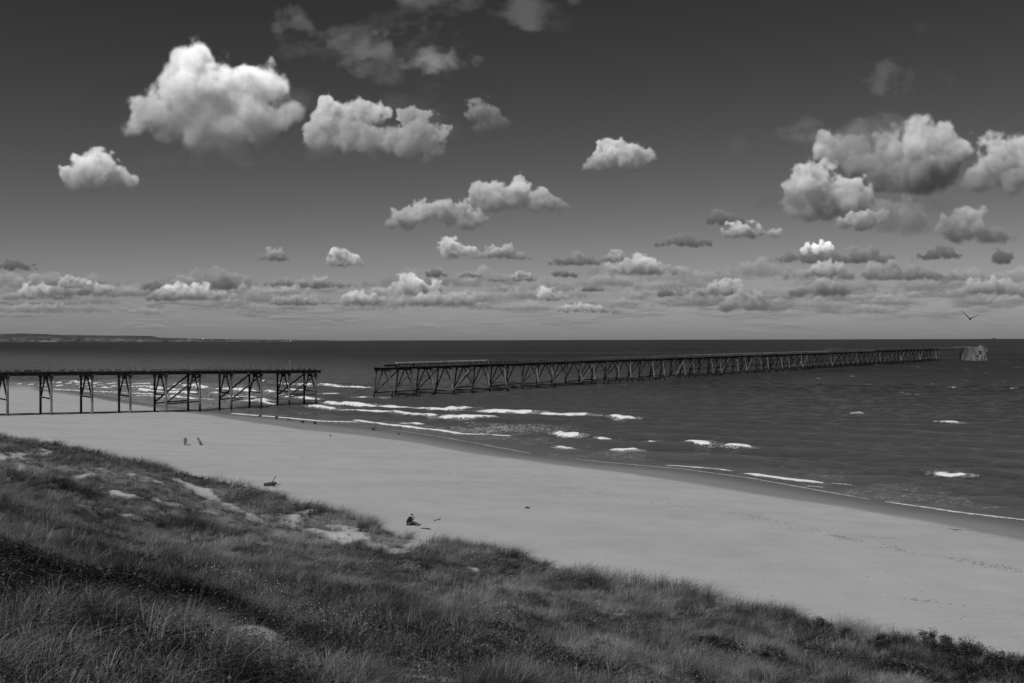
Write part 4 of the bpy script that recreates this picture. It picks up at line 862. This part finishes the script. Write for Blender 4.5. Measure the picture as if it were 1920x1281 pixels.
# ------------------------------------------------ drift line, pebbles
def scatter_px(lines, seed):
    rs = np.random.RandomState(seed); X = []; Y = []
    for pts, n, sp_ in lines:
        P_ = np.array(poly_px(pts)); L = np.r_[0, np.cumsum(np.hypot(*np.diff(P_, axis=0).T))]
        t = rs.rand(n * 3) * L[-1]; keep = fn(t / 4.5, t * 0 + seed, seed, 3) > .40 + .2 * rs.rand(n * 3); t = t[keep][:n]
        X.append(np.interp(t, L, P_[:, 0]) + rs.randn(len(t)) * sp_); Y.append(np.interp(t, L, P_[:, 1]) + rs.randn(len(t)) * sp_)
    return np.concatenate(X), np.concatenate(Y)
def flecks(X, Y, s0, s1, seed, name, m, label=None):
    rs = np.random.RandomState(seed); n = len(X); Z = terr(X, Y); s = s0 + (s1 - s0) * rs.rand(n) ** 3; a = rs.rand(n) * 6.28; el = 1 + 2.0 * rs.rand(n)
    base = np.array([(-1, 0, 0), (-.3, -.6, 0), (.8, -.4, 0), (1, .3, 0), (-.2, .7, 0), (0, 0, .55)]); V = []
    for b in base:
        q = b[None] * (1 + .4 * rs.randn(n, 3) * .5); x_ = q[:, 0] * s * el; y_ = q[:, 1] * s
        V.append(np.stack([X + x_ * np.cos(a) - y_ * np.sin(a), Y + x_ * np.sin(a) + y_ * np.cos(a), Z + q[:, 2] * s * .7 - .004], -1))
    V = np.stack(V, 1).reshape(-1, 3); i = np.arange(n)[:, None] * 6; T = np.concatenate([i + np.array([[k, (k + 1) % 5, 5]]) for k in range(5)])
    o = mesh_np(name, V, None, m, T=T); tag(o, label, None, None, 'stuff'); return o
WEED = mat('dried_seaweed', .08, .9, .2, col2=.20, scale=3); PEB = mat('pebbles', .05, .8, .2, col2=.5, scale=1.2, c0=.45, c1=.6)
wl_ = [([(700, 878), (800, 885), (950, 900), (1080, 905)], 260, .9), ([(830, 905), (870, 908)], 60, .35), ([(900, 905), (1050, 915), (1180, 935), (1340, 958), (1480, 985), (1620, 1017)], 900, .9), ([(1260, 935), (1420, 972), (1600, 1010)], 350, 1.2),
       ([(1630, 1020), (1720, 1040), (1780, 1047), (1920, 1075)], 500, .5), ([(1380, 962), (1475, 985)], 260, .35), ([(1540, 1000), (1615, 1018)], 240, .3), ([(1610, 1104), (1640, 1108)], 40, .15), ([(1650, 1118), (1690, 1124), (1750, 1130), (1810, 1139)], 110, .25), ([(640, 830), (740, 842), (820, 850)], 90, 1.5), ([(440, 845), (600, 860)], 60, 2.)]
X, Y = scatter_px(wl_, 3); flecks(X, Y, .018, .085, 4, 'seaweed', WEED, 'dark flecks of dried seaweed strewn in lines along the dry beach')
rs = np.random.RandomState(8); n = 7000; px = rs.uniform(500, 2000, n); py = rs.uniform(850, 1200, n); X, Y = ground_px(px, py); u, _ = pdist(X, Y, FOOT); wd, _ = pdist(X, Y, WETL); k = (u < -.5) & (wd > -1.5) & (fn(X / 7, Y / 7, 55, 3) > .47); X, Y = X[k], Y[k]
flecks(X, Y, .010, .055, 5, 'pebbles', PEB, 'scattered pebbles and shells on the dry sand')
X, Y = scatter_px([([(1240, 903), (1400, 930), (1560, 955), (1760, 990), (1920, 1020)], 500, .9)], 6); flecks(X, Y, .02, .07, 6, 'shingle', PEB, 'line of small stones where the wet sand ends')
# ---------------------------------------------------------------- dune grass
def blades(X, Y, Z, hgt, lean, dirx, diry, width, tone, name, m, curl=1.0, rs=None, label=None):
    """each blade: a curved tapering ribbon of two quads and a tip"""
    n = len(X); t = np.array([0, .38, .72, 1.0]); V = np.zeros((n, 7, 3), np.float32)
    pa = rs.rand(n) * 6.283; sxn, syn = np.cos(pa), np.sin(pa)
    # ribbon faces mostly across its lean direction
    sx2 = -diry * .75 + sxn * .45; sy2 = dirx * .75 + syn * .45
    for i, tt in enumerate(t):
        bend = lean * (tt ** 1.9) * hgt; cx = X + dirx * bend; cy = Y + diry * bend; cz = Z - .03 + hgt * (tt - .42 * curl * np.minimum(lean, 1.3) * tt ** 2.6)
        w = width * (1, .85, .55, 0)[i] * .5
        if i < 3:
            V[:, 2 * i] = np.stack([cx - sx2 * w, cy - sy2 * w, cz], -1); V[:, 2 * i + 1] = np.stack([cx + sx2 * w, cy + sy2 * w, cz], -1)
        else: V[:, 6] = np.stack([cx, cy, cz], -1)
    b = np.arange(n)[:, None] * 7
    F = np.concatenate([b + np.array([[0, 1, 3, 2]]), b + np.array([[2, 3, 5, 4]])]); T = b + np.array([[4, 5, 6]])
    o = mesh_np(name, V.reshape(-1, 3), F, m, attrs={'tone': np.repeat(tone, 7), 'tip': np.tile(np.array([0, 0, .4, .4, .8, .8, 1]), n)}, T=T)
    return tag(o, label, None, None, 'stuff')
def leafmat(name, lo, hi, trans=.18, spec=.2):
    m, N, B = newmat(name); a = N.attr('tone'); c = N.m('ADD', lo, N.m('MULTIPLY', a, hi - lo))
    cc = N.new('ShaderNodeCombineColor'); [N.l.new(c, cc.inputs[i]) for i in range(3)]; N.l.new(cc.outputs[0], B.inputs['Base Color']); B.inputs['Roughness'].default_value = .55; B.inputs['Specular IOR Level'].default_value = spec
    tr = N.new('ShaderNodeBsdfTranslucent'); N.l.new(cc.outputs[0], tr.inputs[0]); mx = N.new('ShaderNodeMixShader'); mx.inputs[0].default_value = trans; N.l.new(B.outputs[0], mx.inputs[1]); N.l.new(tr.outputs[0], mx.inputs[2]); N.l.new(mx.outputs[0], m.node_tree.nodes['Material Output'].inputs[0]); return m
GR = leafmat('marram_blades', GRASS_LO, GRASS_HI, .18, .12); LF = leafmat('dark_leaves', .010, .085, .12)
rs = np.random.RandomState(21)
def inview(X, Y): return (np.abs(X) < .66 * Y + 3.5) & (Y > 5)
def cand(n, r0, r1):
    r = np.sqrt(rs.rand(n) * (r1 * r1 - r0 * r0) + r0 * r0); t = np.radians(rs.uniform(-37, 37, n)); return r * np.sin(t), r * np.cos(t)
bands = [(6, 17, 85, 1.0, 34), (17, 28, 42, 1.3, 28), (28, 45, 22, 1.6, 26), (45, 75, 13, 2.3, 24), (75, 150, 4.5, 3.4, 22)]   # r0, r1, tufts/m2, width factor, blades per tuft
TX = []; TY = []; TW = []; TN = []
for r0, r1, den, wf, nb in bands:
    area = math.radians(74) / 2 * (r1 * r1 - r0 * r0); n = int(area * den); X, Y = cand(n, r0, r1); u, _ = pdist(X, Y, FOOT); ue = uedge(X, Y, u)
    k = ue > .25; X, Y, ue = X[k], Y[k], ue[k]; s_ = sandmask(X, Y); dm = darkmask(X, Y); pat = fn(X / 2.6, Y / 2.6, 101, 4, .6)
    prob = np.maximum(.22 + .78 * sm(.38, .54, pat), .72 * (1 - sm(6, 14, ue))) * (1 - .84 * s_) * (.5 + .5 * sm(.2, 1.2, ue)); prob = np.where(dm > .45, prob * .28, prob) * (1 - .5 * thinmask(X, Y)) * (1 - .38 * sm(25, 17, np.hypot(X, Y)) * sm(.62, .40, fn(X / 2.1, Y / 2.1, 105, 3)))
    k = rs.rand(len(X)) < prob; TX.append(X[k]); TY.append(Y[k]); TW.append(np.full(k.sum(), wf)); TN.append(np.full(k.sum(), nb))
TX, TY, TW, TN = map(np.concatenate, (TX, TY, TW, TN)); print('tufts', len(TX))
pat = fn(TX / 2.6, TY / 2.6, 101, 4, .6); hfac = (.55 + .85 * sm(.3, .7, fn(TX / 1.5, TY / 1.5, 103, 3))) * (.7 + .6 * rs.rand(len(TX)))
u, _ = pdist(TX, TY, FOOT); hfac *= 1 + .45 * np.exp(-((u - 1.5) / 2.2) ** 2); hfac *= 1 - .35 * sandmask(TX, TY)
N_ = TN; id_ = np.repeat(np.arange(len(TX)), N_); n = len(id_); print('blades', n)
ang = rs.rand(n) * 6.283; rad = np.abs(rs.randn(n)) * .07 * np.sqrt(TW[id_]); bx = TX[id_] + rad * np.cos(ang); by = TY[id_] + rad * np.sin(ang); bz = terr(bx, by)
wang = .35 + 1.7 * (fn(bx / 5, by / 5, 111, 2) - .5) ; wx, wy = np.cos(wang), np.sin(wang)
k = rs.rand(n) ; wl_ = .42 + .6 * sm(18, 50, np.hypot(bx, by)); dx = wx * wl_ + np.cos(ang) * .75 + rs.randn(n) * .30; dy = wy * wl_ + np.sin(ang) * .75 + rs.randn(n) * .30; dl = np.hypot(dx, dy); 
h = (.38 + .14 * sm(14, 34, np.hypot(bx, by))) * hfac[id_] * rs.uniform(.55, 1.15, n); lean = np.clip(dl * rs.uniform(.5, 1.25, n), .1, 1.7)
dm = darkmask(bx, by)
tt_ = rs.randn(len(TX)) * .42
tone = np.clip(.50 - .24 * sm(26, 16, np.hypot(bx, by)) + 1.7 * (fn(bx / 3.1, by / 3.1, 121, 3) - .5) + 1.0 * (fn(bx / .6, by / .6, 122, 2) - .5) + tt_[id_] + rs.randn(n) * .22 + .8 * (rs.rand(n) < .07) - .8 * dm, .0, 1.8)  # dm term: darker growth plus painted shade in the blade colour
w = .0052 * TW[id_] * rs.uniform(.7, 1.3, n)
blades(bx, by, bz, h * (1 - .35 * dm), lean, dx / dl, dy / dl, w, tone, 'marram_grass', GR, rs=rs, label='wind-combed marram grass covering the dune')
# low leafy plants between the grass
def leaves(X, Y, Z, size, tone, name, m, up=.6, label=None, parent=None, kind='stuff'):
    n = len(X); a = rs.rand(n) * 6.283; tl = rs.uniform(-.2, 1.0, n) * up; ca, sa = np.cos(a), np.sin(a); V = np.zeros((n, 4, 3), np.float32)
    L = size; W = size * .34
    for i, (f, g) in enumerate(((0, 0), (.5, 1), (1, 0), (.5, -1))):
        px_ = f * L; V[:, i] = np.stack([X + ca * px_ * np.cos(tl) - sa * g * W, Y + sa * px_ * np.cos(tl) + ca * g * W, Z + px_ * np.sin(tl) + (f == .5) * .012], -1)
    b = np.arange(n)[:, None] * 4
    o = mesh_np(name, V.reshape(-1, 3), b + np.array([[0, 3, 2, 1]]), m, attrs={'tone': np.repeat(tone, 4)}, parent=parent)
    if kind: tag(o, label, None, None, kind)
    return o
n = 620000; X, Y = cand(n, 6, 42); u, _ = pdist(X, Y, FOOT); dm = darkmask(X, Y); hp = fn(X / 1.3, Y / 1.3, 131, 4)
k = (u > 2) & (rs.rand(n) < np.clip(.95 * dm + .6 * sm(25, 17, np.hypot(X, Y)) * sm(.40, .52, hp) + .9 * sm(.52, .66, hp) * sm(30, 22, np.hypot(X, Y) - 4 * X / np.maximum(Y, 1)), 0, 1)) & (sandmask(X, Y) < .3); X, Y = X[k], Y[k]; dm = dm[k]
r = np.hypot(X, Y); print('leaves', len(X))
leaves(X, Y, terr(X, Y) + rs.rand(len(X)) ** 1.5 * (.16 + .12 * fn(X / .5, Y / .5, 5, 2)), (.028 + .03 * rs.rand(len(X))) * np.clip(r / 12, 1, 3), np.clip(.55 + .5 * rs.randn(len(X)) - .45 * dm + 1.2 * (fn(X / 1.1, Y / 1.1, 151, 3) - .5), 0, 2.2), 'ground_cover', LF, label='low dark leafy plants between the grass')  # leaf tone drops in the dark spots, shade painted in as well
# stalks with pale seed heads / flowers
FL = mat('pale_petals', .28, .8, .2, col2=.5, scale=3)
sp_ = [(1010, 815, 5), (1020, 1140, 5)]
fp = [(395, 1090, 25, 14), (430, 1105, 25, 12), (480, 1125, 40, 22), (530, 1140, 30, 16), (545, 1170, 35, 14), (600, 1180, 40, 18), (640, 1180, 40, 14), (660, 1200, 30, 10), (880, 1055, 20, 8), (778, 1078, 12, 5), (845, 1140, 14, 8), (900, 1170, 30, 10), (950, 1165, 30, 10), (870, 1185, 30, 10), (1000, 1100, 60, 12), (1120, 1145, 10, 5), (1238, 1152, 12, 7), (1090, 1095, 40, 10), (1180, 1195, 30, 6), (400, 1230, 60, 12), (560, 1240, 80, 14), (700, 1230, 80, 8), (60, 1200, 60, 3), (1410, 1190, 60, 6), (1560, 1215, 40, 6), (1300, 1250, 60, 6), (650, 1130, 60, 8)]
qx = []; qy = []
for a, b, s_, c_ in fp: qx += list(a + rs.randn(c_ * 2) * s_ * .7); qy += list(np.minimum(b + rs.randn(c_ * 2) * s_ * .3, 1300))
X, Y = ground_px(qx, qy); k = (X != 0) & (Y > 6) & (Y < 120); X, Y = X[k], Y[k]; n = len(X); s = rs.uniform(.008, .020, n) * np.clip(np.hypot(X, Y) / 24, .5, 2); Z = terr(X, Y) + rs.uniform(.25, .5, n)
octv = np.array([(1, 0, 0), (0, 1, 0), (-1, 0, 0), (0, -1, 0), (0, 0, .7), (0, 0, -.7)]); V = np.stack([X, Y, Z], -1)[:, None] + octv[None] * s[:, None, None]; b = np.arange(n)[:, None] * 6
T = np.concatenate([b + np.array([t_]) for t_ in ((0, 1, 4), (1, 2, 4), (2, 3, 4), (3, 0, 4), (1, 0, 5), (2, 1, 5), (3, 2, 5), (0, 3, 5))])
tag(mesh_np('flowers', V.reshape(-1, 3), None, FL, T=T), 'small white flower heads dotted through the dune grass', None, None, 'stuff')
blades(X, Y, terr(X, Y), Z - terr(X, Y), np.full(n, .02), np.ones(n), np.zeros(n), np.full(n, .008), np.full(n, .5), 'flower_stalks', GR, curl=0, rs=rs, label='thin stalks under the white flower heads')
# pale straw stalks lying across the near grass
n = 1500; X, Y = cand(n, 11, 30); k = fn(X / 2, Y / 2, 141, 2) > .45; X, Y = X[k], Y[k]; n = len(X); a = rs.uniform(-.5, 1.6, n)
blades(X, Y, terr(X, Y) + .12, rs.uniform(.2, .42, n), rs.uniform(.9, 1.6, n), np.cos(a), np.sin(a), np.full(n, .004), rs.uniform(.7, 1.5, n), 'straw_stalks', GR, rs=rs, label='pale dry stalks arching out of the near grass')
# ---------------------------------------------------------------- shrubs at the lower right
STEM = mat('shrub_stem', .03, .9, .2, col2=.07, scale=8)
def shrub(px, py, r, h, label, seed):
    x, y = gp(px, py); z = tz(x, y); e_ = tag(empty('shrub', (x, y, z), 0), label, 'shrub', 'dark shrubs at the foot of the dune'); q = np.random.RandomState(seed)
    n = int(5200 * r * r); cl = int(26 * r * r) + 10; ca = q.rand(cl) * 6.283; cr = np.sqrt(q.rand(cl)) * r; cx, cy = cr * np.cos(ca), cr * np.sin(ca); cz = h * (1 - (cr / r) ** 2 * .75) * q.uniform(.6, 1.15, cl); cs = q.uniform(.14, .30, cl)
    i = q.randint(0, cl, n); d = q.randn(n, 3); d /= np.linalg.norm(d, axis=1)[:, None]; d *= (q.rand(n) ** .4)[:, None] * cs[i][:, None]
    X = cx[i] + d[:, 0]; Y = cy[i] + d[:, 1]; Z = cz[i] + d[:, 2] * .8; gz = terr(x + X, y + Y) - z; f = q.rand(n) < .35; Z = np.where(f, Z * q.rand(n), Z); Z = gz + np.maximum(Z, .02)
    global rs; rs = q
    leaves(X, Y, Z, q.uniform(.035, .075, n), np.clip(.35 + .45 * q.randn(n), 0, 1.8), 'foliage', LF, parent=e_, kind=None)
    mb = MB()
    for j in range(cl): bx_, by_ = cx[j] * .45, cy[j] * .45; mb.tube([(bx_, by_, float(terr(x + bx_, y + by_)) - z - .05), (cx[j] * .8, cy[j] * .8, cz[j] * .55 + float(terr(x + cx[j], y + cy[j])) - z), (cx[j], cy[j], cz[j] + float(terr(x + cx[j], y + cy[j])) - z)], [.014, .009, .004], 4, cap=False)
    mb.build('stems', STEM, e_)
for a in [(1530, 1190, .9, .55, 'small dark rounded shrub among the grass, left of the big shrub bank', 1), (1590, 1205, .6, .45, 'smallest dark shrub, between the rounded one and the shrub bank', 2), (1670, 1222, 1.0, .6, 'dark shrub forming the left end of the shrub bank', 3), (1745, 1222, 1.1, .75, 'dark shrub with twigs poking above its top, middle of the bank', 4), (1825, 1240, 1.2, .7, 'broad dark shrub right of the twiggy one', 5), (1905, 1262, 1.2, .7, 'dark shrub cut by the right edge of the picture', 6), (1790, 1272, 1.2, .5, 'low dark shrub in front of the shrub bank', 7), (1905, 1278 , .9, .4, 'low dark shrub in the bottom right corner', 8)]: shrub(*a)
